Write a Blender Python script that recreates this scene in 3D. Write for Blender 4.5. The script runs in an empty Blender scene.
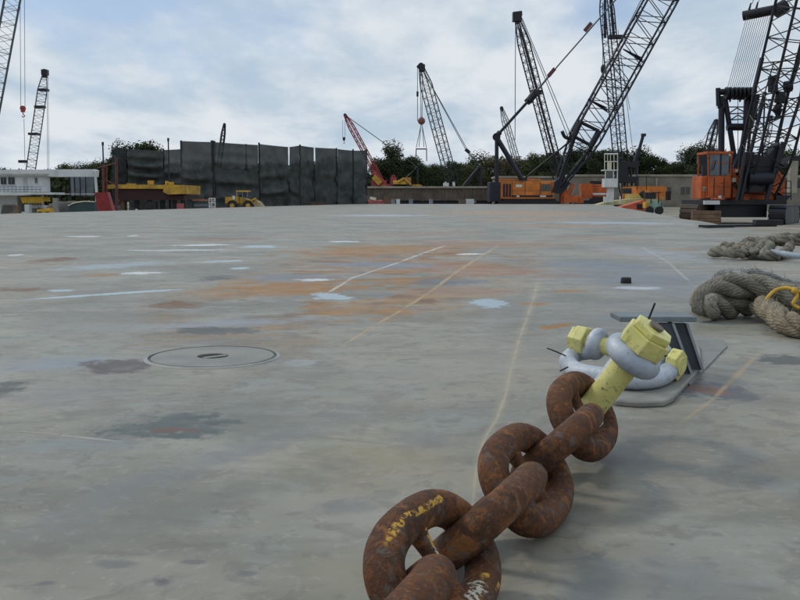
import bpy, bmesh, math, random
from mathutils import Vector as V, Matrix, noise
random.seed(7)
C = bpy.context.scene.collection
PI = math.pi
R = math.radians

# ------------------------------------------------------------------ camera
H = 0.75            # eye height above the barge deck
F = 940.0           # focal length in pixels of the 800 px wide picture
PITCH = math.atan(102 / F)
cam_d = bpy.data.cameras.new('camera')
cam = bpy.data.objects.new('camera', cam_d); C.objects.link(cam)
cam.location = (0, 0, H); cam.rotation_euler = (PI / 2 - PITCH, 0, 0)
cam_d.sensor_width = 36; cam_d.lens = 36 * F / 800
cam_d.clip_start = 0.05; cam_d.clip_end = 4000
bpy.context.scene.camera = cam

# ------------------------------------------------------------------ light
SUN_EL, SUN_AZ = 48, -60       # azimuth measured from +Y (view direction), negative = left
sc = bpy.context.scene
w = bpy.data.worlds.new('World'); sc.world = w; w.use_nodes = True
nt = w.node_tree; nt.nodes.clear()
def wn(t, **k):
    n = nt.nodes.new(t)
    for a, b in k.items(): setattr(n, a, b)
    return n
sky = wn('ShaderNodeTexSky', sky_type='NISHITA', sun_disc=False)
sky.sun_elevation = R(SUN_EL); sky.sun_rotation = R(SUN_AZ)
sky.dust_density = 1.5; sky.ozone_density = 1.5
tc = wn('ShaderNodeTexCoord')
sep = wn('ShaderNodeSeparateXYZ'); nt.links.new(tc.outputs['Generated'], sep.inputs[0])
zz = wn('ShaderNodeMath', operation='MAXIMUM'); nt.links.new(sep.outputs[2], zz.inputs[0]); zz.inputs[1].default_value = 0
za = wn('ShaderNodeMath', operation='ADD'); nt.links.new(zz.outputs[0], za.inputs[0]); za.inputs[1].default_value = 0.16
dv = wn('ShaderNodeVectorMath', operation='DIVIDE')
cz = wn('ShaderNodeCombineXYZ')
for i in range(3): nt.links.new(za.outputs[0], cz.inputs[i])
nt.links.new(tc.outputs['Generated'], dv.inputs[0]); nt.links.new(cz.outputs[0], dv.inputs[1])
def cloud_noise(scale, off, detail=7, rough=.55):
    m = wn('ShaderNodeMapping'); m.inputs['Location'].default_value = off; m.inputs['Scale'].default_value = (1.1, .6, .15)
    nt.links.new(dv.outputs[0], m.inputs[0])
    n = wn('ShaderNodeTexNoise'); n.inputs['Scale'].default_value = scale; n.inputs['Detail'].default_value = detail
    n.inputs['Roughness'].default_value = rough; n.inputs['Distortion'].default_value = .15
    nt.links.new(m.outputs[0], n.inputs['Vector']); return n
def wramp(src, a, b, lo=0, hi=1):
    m = wn('ShaderNodeMapRange', interpolation_type='SMOOTHSTEP')
    m.inputs[1].default_value = a; m.inputs[2].default_value = b; m.inputs[3].default_value = lo; m.inputs[4].default_value = hi
    nt.links.new(src, m.inputs[0]); return m.outputs[0]
c1 = cloud_noise(1.1, (3.1, 1.7, 0), 7, .55); c2 = cloud_noise(2.3, (8.3, 4.2, 0), 8, .56)
cover = wramp(c1.outputs[0], .33, .50)            # how much cloud stands in front of the blue
lightness = wramp(c2.outputs[0], .30, .62)
colr = wn('ShaderNodeMix', data_type='RGBA')
colr.inputs[6].default_value = (4.5, 5.5, 6.5, 1); colr.inputs[7].default_value = (6.9, 7.35, 7.8, 1)
nt.links.new(lightness, colr.inputs[0])
blu = wn('ShaderNodeMix', data_type='RGBA', blend_type='MIX'); blu.inputs[0].default_value = .6
nt.links.new(sky.outputs[0], blu.inputs[6]); blu.inputs[7].default_value = (3.4, 4.9, 7.2, 1)
mx = wn('ShaderNodeMix', data_type='RGBA')
cv = wn('ShaderNodeMath', operation='MULTIPLY_ADD'); nt.links.new(cover, cv.inputs[0]); cv.inputs[1].default_value = .85; cv.inputs[2].default_value = .15
nt.links.new(cv.outputs[0], mx.inputs[0]); nt.links.new(blu.outputs[2], mx.inputs[6]); nt.links.new(colr.outputs[2], mx.inputs[7])
bg = wn('ShaderNodeBackground'); bg.inputs[1].default_value = .1
wo = wn('ShaderNodeOutputWorld')
nt.links.new(mx.outputs[2], bg.inputs[0]); nt.links.new(bg.outputs[0], wo.inputs[0])

sd = bpy.data.lights.new('sun', 'SUN'); sd.energy = 1.0; sd.angle = R(10); sd.color = (1, .93, .80)
so = bpy.data.objects.new('sun', sd); C.objects.link(so)
az, el = R(SUN_AZ), R(SUN_EL)
tosun = V((math.sin(az) * math.cos(el), math.cos(az) * math.cos(el), math.sin(el)))
so.rotation_euler = tosun.to_track_quat('Z', 'Y').to_euler(); so.location = (0, 0, 60)
sc.view_settings.view_transform = 'Standard'; sc.view_settings.look = 'None'
sc.view_settings.gamma = 1; sc.view_settings.exposure = 0.10

# ------------------------------------------------------------------ geometry from the picture
FW = V((0, math.cos(PITCH), -math.sin(PITCH))); UP = V((0, math.sin(PITCH), math.cos(PITCH)))
EYE = V((0, 0, H))
def ray(px, py): return V((px - 400, 0, 0)) + UP * (300 - py) + FW * F
def at(px, py, Y):
    d = ray(px, py); return EYE + d * (Y / d.y)
def G(px, py, z=0.0):
    d = ray(px, py); return EYE + d * ((z - H) / d.z)
GZ = -0.9                                        # level of the shipyard ground
def gx(px, Y, z=GZ):                             # point at height z, depth Y, column px
    p = at(px, 198, Y); return V((p.x, Y, z))

# ------------------------------------------------------------------ materials
def new_mat(name):
    m = bpy.data.materials.new(name); m.use_nodes = True
    return m, m.node_tree, m.node_tree.nodes['Principled BSDF']
def N(t, typ, **k):
    n = t.nodes.new(typ)
    for a, b in k.items(): setattr(n, a, b)
    return n
def noise_n(t, vec, scale, detail=5, rough=.55, dist=0):
    n = N(t, 'ShaderNodeTexNoise'); n.inputs['Scale'].default_value = scale; n.inputs['Detail'].default_value = detail
    n.inputs['Roughness'].default_value = rough; n.inputs['Distortion'].default_value = dist
    if vec is not None: t.links.new(vec, n.inputs['Vector'])
    return n.outputs[0]
def mr(t, src, a, b, lo=0., hi=1.):
    m = N(t, 'ShaderNodeMapRange', interpolation_type='SMOOTHSTEP')
    m.inputs[1].default_value = a; m.inputs[2].default_value = b; m.inputs[3].default_value = lo; m.inputs[4].default_value = hi
    t.links.new(src, m.inputs[0]); return m.outputs[0]
def mixc(t, fac, a, b):
    m = N(t, 'ShaderNodeMix', data_type='RGBA')
    for s, i in ((fac, 0), (a, 6), (b, 7)):
        if isinstance(s, (int, float)): m.inputs[i].default_value = s
        elif isinstance(s, tuple): m.inputs[i].default_value = (*s[:3], 1)
        else: t.links.new(s, m.inputs[i])
    return m.outputs[2]
def math_n(t, op, a, b=None):
    m = N(t, 'ShaderNodeMath', operation=op)
    for i, s in ((0, a), (1, b)):
        if s is None: continue
        if isinstance(s, (int, float)): m.inputs[i].default_value = s
        else: t.links.new(s, m.inputs[i])
    return m.outputs[0]
def bump(t, b, h, strength, dist):
    n = N(t, 'ShaderNodeBump'); n.inputs['Strength'].default_value = strength; n.inputs['Distance'].default_value = dist
    t.links.new(h, n.inputs['Height']); t.links.new(n.outputs[0], b.inputs['Normal'])
MATS = {}
def paint(name, col, rough=.5, metal=0., var=.2, scale=2., wear=.0, wearcol=(.12, .055, .03), bmp=0., bd=.01, fine=6.):
    """paint or bare stuff with blotches, and rust or dirt breaking through by `wear`"""
    if name in MATS: return MATS[name]
    m, t, b = new_mat(name)
    pos = N(t, 'ShaderNodeNewGeometry').outputs['Position']
    n1 = noise_n(t, pos, scale, 6, .6)
    dark = tuple(c * (1 - var) for c in col); lite = tuple(min(1, c * (1 + var)) for c in col)
    c = mixc(t, mr(t, n1, .3, .7), dark, lite)
    if wear > 0:
        n2 = noise_n(t, pos, scale * fine, 8, .65, .4)
        c = mixc(t, mr(t, n2, .72 - wear * .4, .80 - wear * .4), c, wearcol)
    t.links.new(c, b.inputs['Base Color'])
    b.inputs['Metallic'].default_value = metal
    r = mr(t, n1, .3, .7, rough - .08, rough + .1); t.links.new(r, b.inputs['Roughness'])
    if bmp > 0: bump(t, b, noise_n(t, pos, scale * fine * 2, 6, .6), bmp, bd)
    MATS[name] = m; return m

black = paint('black_steel', (.012, .013, .018), .45, .2, .4, 1, .1)
blueblack = paint('dark_blue_steel', (.012, .015, .026), .45, .2, .35, 1)
greysteel = paint('grey_boom_steel', (.085, .1, .12), .5, .1, .3, 1, .1)
paleboom = paint('pale_boom_steel', (.18, .21, .27), .5, .1, .2, 1, .05)
redpaint = paint('red_paint', (.30, .04, .038), .5, 0, .35, 1.5, .2)
redrust = paint('red_oxide_steel', (.11, .03, .025), .6, 0, .4, 2, .2)
darkred = paint('antifouling_red', (.04, .012, .013), .7, 0, .4, 1, .2)
orange = paint('orange_paint', (.56, .17, .025), .6, 0, .3, .8, .3, (.20, .07, .03))
orange2 = paint('deep_orange_paint', (.46, .095, .018), .65, 0, .35, .9, .3, (.14, .045, .025))
yellow_m = paint('machine_yellow', (.48, .28, .03), .6, 0, .4, 1, .35, (.2, .1, .04))
white_m = paint('white_paint', (.62, .64, .63), .55, 0, .12, .8, .05, (.36, .33, .28))
cream = paint('cream_paint', (.58, .55, .43), .6, 0, .2, 1, .1)
concrete = paint('weathered_concrete', (.21, .19, .155), .85, 0, .35, .25, .25, (.09, .08, .065), .3, .05)
concrete_roof = paint('concrete_coping', (.30, .27, .22), .85, 0, .25, .4, .15, (.12, .1, .08))
glass_d = paint('dark_glass', (.025, .03, .035), .12, 0, .3, 2)
rubber = paint('black_rubber', (.02, .02, .02), .8, 0, .3, 3)
rustgrey = paint('rusty_hull', (.13, .105, .085), .75, 0, .4, .5, .35, (.16, .06, .03))
timber = paint('timber', (.16, .10, .06), .8, 0, .4, 2, .2, (.05, .035, .025))
tarp = paint('grey_tarpaulin', (.07, .068, .062), .8, 0, .3, 1)
awning = paint('yellow_awning', (.62, .38, .03), .7, 0, .15, 2)
panelgrey = paint('grey_sheet', (.17, .2, .24), .6, 0, .25, 1)
wire_m = paint('wire_rope', (.09, .10, .12), .5, .5, .2, 2)
green_m = paint('pale_green_paint', (.22, .33, .27), .6, 0, .3, 2, .3)
greendark = paint('dark_green_paint', (.03, .06, .06), .6, 0, .3, 1)
pinkish = paint('faded_red', (.35, .09, .09), .7, 0, .3, 2)
dirt_shade_m = paint('dark_dirt_and_hole_shade', (.035, .032, .03), .9, 0, .4, 4, .3, (.1, .06, .04), .6, .03)

# --- foreground materials
def mat_rust(name, marks=None):
    m, t, b = new_mat(name)
    g = N(t, 'ShaderNodeNewGeometry'); pos = g.outputs['Position']
    n1 = noise_n(t, pos, 7, 6, .6); n2 = noise_n(t, pos, 38, 8, .7, .3); n3 = noise_n(t, pos, 16, 7, .65, .6); n4 = noise_n(t, pos, 150, 4, .6)
    c = mixc(t, mr(t, n1, .3, .7), (.050, .023, .014), (.125, .052, .024))
    c = mixc(t, mr(t, n2, .46, .62), c, (.15, .06, .024))
    c = mixc(t, math_n(t, 'MULTIPLY', mr(t, n3, .53, .62), .85), c, (.25, .10, .03))
    c = mixc(t, math_n(t, 'MULTIPLY', mr(t, noise_n(t, pos, 75, 7, .75, .4), .56, .63), mr(t, n1, .4, .6, .2, .9)), c, (.33, .135, .035))
    c = mixc(t, math_n(t, 'MULTIPLY', mr(t, noise_n(t, pos, 30, 8, .75, .5), .54, .62), .75), c, (.125, .115, .10))
    c = mixc(t, mr(t, n4, .58, .72, 0, .5), c, (.02, .012, .01))
    if marks:
        o = N(t, 'ShaderNodeTexCoord').outputs['Object']
        brk = noise_n(t, pos, 90, 6, .7); wob = noise_n(t, pos, 45, 4, .6)
        for (p0, p1, wd, col) in marks:
            d = p1 - p0; L = d.length; d.normalize()
            s = N(t, 'ShaderNodeVectorMath', operation='SUBTRACT'); t.links.new(o, s.inputs[0]); s.inputs[1].default_value = p0
            dt = N(t, 'ShaderNodeVectorMath', operation='DOT_PRODUCT'); t.links.new(s.outputs[0], dt.inputs[0]); dt.inputs[1].default_value = d
            cl = N(t, 'ShaderNodeClamp'); t.links.new(dt.outputs['Value'], cl.inputs[0]); cl.inputs[2].default_value = L
            sv = N(t, 'ShaderNodeVectorMath', operation='SCALE'); sv.inputs[0].default_value = d; t.links.new(cl.outputs[0], sv.inputs['Scale'])
            df = N(t, 'ShaderNodeVectorMath', operation='DISTANCE'); t.links.new(s.outputs[0], df.inputs[0]); t.links.new(sv.outputs[0], df.inputs[1])
            e = math_n(t, 'ADD', df.outputs['Value'], math_n(t, 'MULTIPLY', math_n(t, 'SUBTRACT', wob, .5), wd * 1.6))
            mk = mr(t, e, wd * .8, wd * 1.25, 1, 0)
            mk = math_n(t, 'MULTIPLY', mk, mr(t, brk, .46, .52))
            c = mixc(t, mk, c, col)
    t.links.new(c, b.inputs['Base Color']); b.inputs['Metallic'].default_value = .1
    t.links.new(mr(t, n2, .3, .7, .62, .85), b.inputs['Roughness']); b.inputs['Specular IOR Level'].default_value = .3
    bump(t, b, math_n(t, 'ADD', math_n(t, 'MULTIPLY', n2, .7), math_n(t, 'ADD', math_n(t, 'MULTIPLY', n4, .25), n3)), .9, .009)
    return m

def mat_bow():
    m, t, b = new_mat('weathered_white_galvanised')
    pos = N(t, 'ShaderNodeNewGeometry').outputs['Position']
    n1 = noise_n(t, pos, 9, 5, .6); n2 = noise_n(t, pos, 60, 6, .7)
    c = mixc(t, mr(t, n1, .3, .7), (.33, .375, .44), (.52, .56, .61))
    c = mixc(t, mr(t, n2, .59, .64, 0, .6), c, (.17, .175, .19))
    c = mixc(t, mr(t, noise_n(t, pos, 28, 6, .7, .5), .62, .66, 0, .7), c, (.58, .6, .6))
    t.links.new(c, b.inputs['Base Color']); b.inputs['Roughness'].default_value = .48; b.inputs['Metallic'].default_value = .15
    bump(t, b, math_n(t, 'ADD', n2, n1), .35, .005)
    return m
def mat_pin():
    m, t, b = new_mat('scuffed_yellow_paint')
    pos = N(t, 'ShaderNodeNewGeometry').outputs['Position']
    n1 = noise_n(t, pos, 10, 5, .6); n2 = noise_n(t, pos, 48, 6, .7)
    c = mixc(t, mr(t, n1, .3, .7), (.62, .58, .17), (.76, .71, .27))
    c = mixc(t, mr(t, n2, .54, .64, 0, .7), c, (.36, .31, .11))
    c = mixc(t, mr(t, noise_n(t, pos, 5, 6, .7, .3), .5, .7, 0, .5), c, (.40, .35, .15))
    c = mixc(t, mr(t, noise_n(t, pos, 30, 7, .75, .5), .61, .65, 0, .85), c, (.13, .10, .06))
    t.links.new(c, b.inputs['Base Color']); b.inputs['Roughness'].default_value = .42
    bump(t, b, n2, .2, .002)
    return m
def mat_rope(name, ca, cb, cd, freq=26.):
    m, t, b = new_mat(name)
    pos = N(t, 'ShaderNodeNewGeometry').outputs['Position']
    uv = N(t, 'ShaderNodeUVMap'); uv.uv_map = 'UVMap'
    sp = N(t, 'ShaderNodeSeparateXYZ'); t.links.new(uv.outputs[0], sp.inputs[0])
    # yarns run round the strand: u = turn around it, v = metres along it
    ph = math_n(t, 'ADD', math_n(t, 'MULTIPLY', sp.outputs[0], 11.0), math_n(t, 'MULTIPLY', sp.outputs[1], freq))
    ph = math_n(t, 'ADD', ph, math_n(t, 'MULTIPLY', noise_n(t, pos, 14, 3), 2.0))
    wv = math_n(t, 'ABSOLUTE', math_n(t, 'SINE', math_n(t, 'MULTIPLY', ph, PI)))
    n1 = noise_n(t, pos, 6, 6, .65); n2 = noise_n(t, pos, 60, 6, .7)
    c = mixc(t, mr(t, n1, .32, .68), ca, cb)
    c = mixc(t, mr(t, n2, .48, .66, 0, .65), c, cd)
    t.links.new(c, b.inputs['Base Color']); b.inputs['Roughness'].default_value = .9
    bump(t, b, math_n(t, 'ADD', math_n(t, 'MULTIPLY', wv, .7), n2), .7, .012)
    return m
chain_m = mat_rust('chain_rust'); bow_m = mat_bow(); pin_m = mat_pin()
rope_m = mat_rope('hawser_fibre', (.13, .12, .095), (.34, .315, .255), (.06, .053, .043))
ropegrey_m = mat_rope('grey_hawser_fibre', (.17, .17, .165), (.40, .40, .38), (.08, .08, .08))
ropetan_m = mat_rope('tan_hawser_fibre', (.20, .165, .11), (.40, .34, .24), (.08, .06, .04))
padeye_m = paint('padeye_grey_paint', (.055, .066, .078), .5, .1, .25, 5, .12, (.13, .07, .04), .2, .003)
padlite_m = paint('padeye_worn_paint', (.14, .165, .18), .5, .1, .25, 6, .15, (.12, .08, .05), .2, .003)
plate_m = paint('doubler_plate_paint', (.215, .21, .185), .55, 0, .25, 6, .2, (.13, .09, .06), .3, .003)
string_m = paint('yellow_cord', (.60, .36, .04), .7, 0, .25, 10)
pinwire_m = paint('black_wire', (.012, .012, .013), .5, .3, .2, 10)

# --- deck
STAINS = []
def stain(x0, y0, x1, y1, hh, col, s=.8, soft=.45, k=.8):
    a, b_ = G(x0, y0), G(x1, y1)
    c = (a + b_) / 2; d = (b_ - a); d.z = 0
    cy = (y0 + y1) / 2; cxp = (x0 + x1) / 2
    up_, dn = G(cxp, cy - hh), G(cxp, cy + hh)
    wdt = abs(up_.y - dn.y) / 2
    STAINS.append((c, d.normalized(), d.length / 2, wdt, col, s, soft, k))
def stroke(pts, wpx, col, s=.6, soft=.7, k=.35):
    for p, q in zip(pts, pts[1:]):
        a, b_ = G(*p), G(*q); c = (a + b_) / 2; d = b_ - a
        STAINS.append((c, d.normalized(), d.length * .62, wpx * c.y / F, col, s, soft, k))
RU = (.29, .135, .018); RUD = (.15, .07, .018); DG = (.08, .084, .074); BL = (.38, .49, .55); WH = (.60, .64, .66)
TN = (.32, .25, .15); TL = (.075, .095, .088)
# broad soft tone changes first
stain(300, 480, 430, 430, 26, (.30, .25, .14), .4, 1.2); stain(0, 560, 330, 470, 14, (.15, .152, .13), .5, .9)
stain(20, 530, 380, 400, 9, (.17, .175, .18), .45, .9); stain(240, 400, 300, 452, 14, (.15, .155, .135), .5, .9); stain(310, 510, 380, 505, 8, (.16, .16, .15), .5, .8); stain(0, 450, 150, 440, 8, (.20, .23, .24), .5, .9); stain(330, 555, 480, 600, 14, (.17, .165, .15), .5, .9)
stain(380, 440, 470, 440, 10, (.16, .16, .16), .5, .9); stain(290, 570, 420, 580, 22, (.29, .26, .17), .4, .9)
stain(560, 560, 800, 600, 30, (.18, .19, .20), .35, .9)
stain(0, 365, 130, 362, 7, (.21, .25, .29), .5, .9); stain(0, 395, 120, 400, 12, (.20, .185, .17), .5, .9)
stain(20, 330, 160, 318, 8, (.23, .22, .20), .5, .9)
stain(120, 330, 330, 318, 4, (.25, .29, .33), .5, .8); stain(500, 320, 620, 300, 10, (.19, .18, .17), .4, .9)
stain(580, 262, 720, 300, 8, (.18, .20, .23), .5, .9); stain(400, 380, 540, 350, 14, (.27, .255, .225), .4, .9)
# rust
stain(222, 289, 350, 287, 8, RU, .85, .35, .9); stain(330, 270, 480, 262, 7, (.27, .15, .085), .75, .5, 1.0)
stain(310, 249, 432, 251, 6, RU, .8, .4, 1.0); stain(430, 268, 560, 276, 5, (.28, .15, .08), .6, .5, 1.1)
stain(395, 290, 520, 292, 5, (.27, .17, .11), .6, .5, 1.0); stain(430, 246, 530, 242, 4, (.28, .15, .08), .6, .5, 1.0)
stain(150, 305, 202, 304, 4.5, RUD, .85, .4); stain(306, 313, 360, 313, 3.2, RU, .9, .4)
stain(372, 312, 420, 311, 3.5, RU, .75, .4, .8); stain(415, 301, 440, 301, 3, RUD, .8, .4)
stain(35, 260, 75, 260, 2.6, RUD, .8, .4); stain(0, 289, 52, 289, 2.2, RUD, .75, .4); stain(85, 275, 120, 275, 1.6, RU, .6, .4)
stain(190, 240, 250, 238, 1.8, (.22, .12, .08), .6, .5); stain(520, 303, 556, 305, 2.0, RU, .7, .4); stain(548, 325, 566, 327, 4, RU, .8, .5)
stain(556, 291, 590, 291, 1.6, RU, .7, .4); stain(505, 211, 560, 216, 1.4, (.34, .22, .13), .8, .4, 1); stain(490, 219, 565, 220, 1.6, (.34, .21, .12), .8, .4, 1)
stain(520, 225, 605, 227, 1.3, (.32, .2, .12), .7, .4, 1); stain(590, 250, 650, 250, 1.6, (.30, .19, .12), .7, .4)
stain(667, 249, 690, 250, 1.6, (.30, .19, .12), .7, .4); stain(560, 236, 640, 240, 1.6, (.29, .19, .12), .5, .4, 1)
stain(380, 236, 470, 232, 1.6, (.25, .17, .12), .6, .4, 1)
# dark grey worn paint and other dark patches
stain(162, 332, 260, 331, 5, DG, .85, .35); stain(84, 369, 154, 365, 8, (.085, .068, .06), .9, .4, .6)
stain(90, 430, 222, 425, 12, TL, .85, .45); stain(138, 430, 196, 430, 3.6, (.13, .08, .065), .95, .3, .8)
stain(-20, 390, 28, 388, 8, DG, .85, .5); stain(200, 278, 242, 278, 3, DG, .7, .4); stain(250, 275, 335, 280, 4, (.18, .195, .21), .7, .5)
stain(684, 394, 742, 388, 11, (.09, .095, .10), .85, .4); stain(694, 392, 722, 389, 5, (.17, .09, .06), .8, .5)
stain(758, 358, 822, 362, 6, DG, .85, .4); stain(600, 318, 632, 320, 5, (.15, .165, .18), .6, .5); stain(608, 277, 690, 285, 4, (.17, .18, .2), .6, .5)
stain(96, 563, 130, 565, 4, (.12, .12, .12), .5, .6); stain(150, 583, 172, 580, 5, (.09, .09, .09), .7, .6); stain(232, 575, 262, 572, 4, (.13, .13, .13), .7, .6)
stain(30, 585, 56, 582, 3, (.13, .13, .13), .7, .6); stain(182, 562, 205, 562, 2, (.13, .13, .13), .6, .6)
stain(470, 500, 560, 535, 13, (.12, .115, .11), .5, .8); stain(570, 450, 650, 470, 9, (.13, .125, .12), .5, .8)  # soft dark patches on the deck under and beside the chain
stain(350, 262, 420, 268, 3.5, (.17, .19, .22), .8, .4, .8); stain(560, 262, 640, 268, 3, (.17, .19, .22), .7, .4, .8)
stain(430, 279, 470, 284, 4, (.13, .13, .14), .8, .4, .8)
# pale blue and white paint
stain(28, 299.5, 184, 289, .9, BL, .85, .3, .5); stain(314, 297, 346, 296, 3.8, (.36, .45, .50), .9, .3); stain(472, 303, 504, 303, 3.6, (.33, .43, .48), .9, .3)
stain(176, 245.5, 238, 244.5, .8, WH, .85, .3); stain(242, 247, 280, 246, 1.1, BL, .85, .3); stain(126, 250.5, 232, 250, .8, (.45, .5, .52), .75, .3, .8)
stain(195, 262.5, 245, 260.5, 1., BL, .7, .3, .8); stain(60, 270, 160, 262, 2.2, (.30, .36, .40), .7, .4, .9); stain(124, 274, 160, 272, 1.3, WH, .8, .3)
stain(50, 291, 72, 289.5, 1.2, BL, .7, .4); stain(10, 255, 22, 255, .8, WH, .9, .3); stain(80, 237, 86, 236, .7, WH, .9, .3); stain(128, 236, 136, 236, .6, WH, .9, .3)
stain(230, 268, 250, 268, 1, BL, .8, .3); stain(300, 279, 334, 281, 1.2, WH, .7, .3); stain(330, 242, 352, 241, .8, WH, .8, .3); stain(455, 254, 480, 254, .8, WH, .8, .3)
stain(612, 287, 660, 289, 1.6, (.42, .47, .5), .8, .3, .7); stain(560, 222, 680, 224, 1.2, (.36, .42, .48), .6, .4, .8); stain(340, 216, 420, 215, 1., (.38, .44, .5), .6, .4, .8)
stain(285, 364, 330, 360, 4, (.34, .37, .39), .4, .6, 1.2); stain(600, 245, 700, 262, 2, (.30, .34, .38), .4, .5, 1)
stain(760, 342, 800, 352, 5, (.30, .30, .29), .3, .5, 1)

LA = [(350, 341), (375, 325), (402, 310), (430, 292), (455, 273), (478, 258), (496, 247)]
LB = [(326, 294), (352, 278), (376, 270), (400, 262), (418, 255), (444, 246)]
LC = [(466, 560), (473, 500), (477, 459), (486, 436), (497, 418), (505, 396), (512, 366), (519, 340), (527, 318), (533, 300), (537, 284)]
stroke(LA, 2.0, (.42, .31, .15), .75); stroke(LB, 2.2, (.50, .48, .42), .75)
stroke(LC[1:], 5, (.34, .29, .20), .38, 1.1); stroke(LC, 1.5, (.42, .36, .25), .42, .9, .8)
stroke([(20, 432), (70, 436), (116, 441)], 1.8, (.42, .39, .33), .7)
stroke([(190, 424), (250, 430), (320, 437), (405, 446)], 3, (.17, .16, .14), .5)
stroke([(684, 420), (712, 400), (760, 352)], 3, (.36, .27, .15), .55); stroke([(640, 246), (668, 262), (690, 282)], 1.5, (.42, .40, .34), .5)
def mat_deck():
    m, t, b = new_mat('worn_deck_paint')
    pos = N(t, 'ShaderNodeNewGeometry').outputs['Position']
    n1 = noise_n(t, pos, .7, 8, .6, .3); n2 = noise_n(t, pos, 2.6, 8, .62, .4); n3 = noise_n(t, pos, .35, 6, .6)
    nf = noise_n(t, pos, 40, 6, .65); nm = noise_n(t, pos, 9, 8, .65, .5)
    c = mixc(t, mr(t, n1, .36, .62), (.17, .162, .13), (.29, .277, .228))
    c = mixc(t, mr(t, n2, .50, .62, 0, .5), c, (.24, .275, .265))
    c = mixc(t, mr(t, n3, .48, .62, 0, .55), c, (.29, .245, .175))
    st = N(t, 'ShaderNodeMapping'); st.inputs['Rotation'].default_value = (0, 0, R(35)); st.inputs['Scale'].default_value = (.8, 3.0, 1)
    t.links.new(pos, st.inputs[0])
    n5 = noise_n(t, st.outputs[0], 1.4, 7, .6, .3)
    c = mixc(t, mr(t, n5, .48, .66, 0, .5), c, (.145, .14, .112))
    st2 = N(t, 'ShaderNodeMapping'); st2.inputs['Rotation'].default_value = (0, 0, R(-12)); st2.inputs['Scale'].default_value = (.8, 1.6, 1)
    t.links.new(pos, st2.inputs[0])
    n6 = noise_n(t, st2.outputs[0], 1.1, 8, .65, .5)
    c = mixc(t, mr(t, n6, .52, .68, 0, .4), c, (.36, .365, .33))
    # fine grime, flecks of rust and scratches
    c = mixc(t, mr(t, nm, .50, .62, 0, .5), c, (.14, .13, .11))
    c = mixc(t, mr(t, noise_n(t, pos, 26, 9, .75, .5), .54, .64, 0, .4), c, (.36, .35, .31))
    fl = noise_n(t, pos, 19, 3, .5)
    c = mixc(t, mr(t, fl, .70, .74, 0, .55), c, (.10, .09, .08))
    c = mixc(t, math_n(t, 'MULTIPLY', mr(t, noise_n(t, pos, 13, 4, .6), .68, .72), .5), c, (.36, .27, .12))
    sc1 = N(t, 'ShaderNodeMapping'); sc1.inputs['Rotation'].default_value = (0, 0, R(64)); sc1.inputs['Scale'].default_value = (1.2, 60, 1)
    t.links.new(pos, sc1.inputs[0])
    sc_n = noise_n(t, sc1.outputs[0], 1.5, 3, .5, .2)
    c = mixc(t, math_n(t, 'MULTIPLY', mr(t, sc_n, .70, .74), mr(t, n2, .5, .6, 0, .5)), c, (.40, .41, .41))
    # rust worn through further off, in the middle of the barge
    sp_ = N(t, 'ShaderNodeSeparateXYZ'); t.links.new(pos, sp_.inputs[0])
    farm = mr(t, sp_.outputs[1], 5., 8.)
    rz = noise_n(t, pos, .55, 9, .68, .6)
    c = mixc(t, math_n(t, 'MULTIPLY', farm, mr(t, rz, .60, .66, 0, .6)), c, (.24, .135, .07))
    bz = noise_n(t, pos, 1.3, 9, .7, .8)
    c = mixc(t, math_n(t, 'MULTIPLY', farm, mr(t, bz, .645, .68, 0, .7)), c, (.43, .49, .53))
    # the patchy rusted belt in the middle of the barge
    ctr_, ra, rb_ = G(405, 272), (G(560, 272) - G(250, 272)).length / 2, (G(400, 236) - G(400, 312)).length / 2
    mp0 = N(t, 'ShaderNodeMapping', vector_type='TEXTURE'); t.links.new(pos, mp0.inputs[0])
    mp0.inputs['Location'].default_value = (ctr_.x, ctr_.y + .8, 0); mp0.inputs['Rotation'].default_value = (0, 0, -R(10)); mp0.inputs['Scale'].default_value = (ra, rb_, 1)
    l0 = N(t, 'ShaderNodeVectorMath', operation='LENGTH'); t.links.new(mp0.outputs[0], l0.inputs[0])
    belt = mr(t, l0.outputs['Value'], 1.15, .5)
    rn = noise_n(t, pos, 1.1, 10, .74, .5); rn2 = noise_n(t, pos, 1.7, 9, .7, .3)
    c = mixc(t, math_n(t, 'MULTIPLY', belt, mr(t, rn2, .50, .58, 0, .6)), c, (.14, .15, .145))
    c = mixc(t, math_n(t, 'MULTIPLY', belt, mr(t, rn, .475, .54, 0, .95)), c, mixc(t, mr(t, rn2, .4, .6), (.32, .155, .022), (.16, .078, .02)))
    c = mixc(t, math_n(t, 'MULTIPLY', mr(t, l0.outputs['Value'], 2.2, .8), mr(t, rn, .60, .64, 0, .6)), c, (.30, .17, .08))
    # traced stains
    wob = math_n(t, 'ADD', math_n(t, 'MULTIPLY', noise_n(t, pos, 2.2, 9, .72), .65), math_n(t, 'MULTIPLY', noise_n(t, pos, 15, 5, .65), .35))
    wob2 = math_n(t, 'SUBTRACT', wob, .5)
    brk = mr(t, noise_n(t, pos, 6, 8, .7, .4), .36, .52, .62, 1)
    wk = {}
    vec = pos
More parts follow.
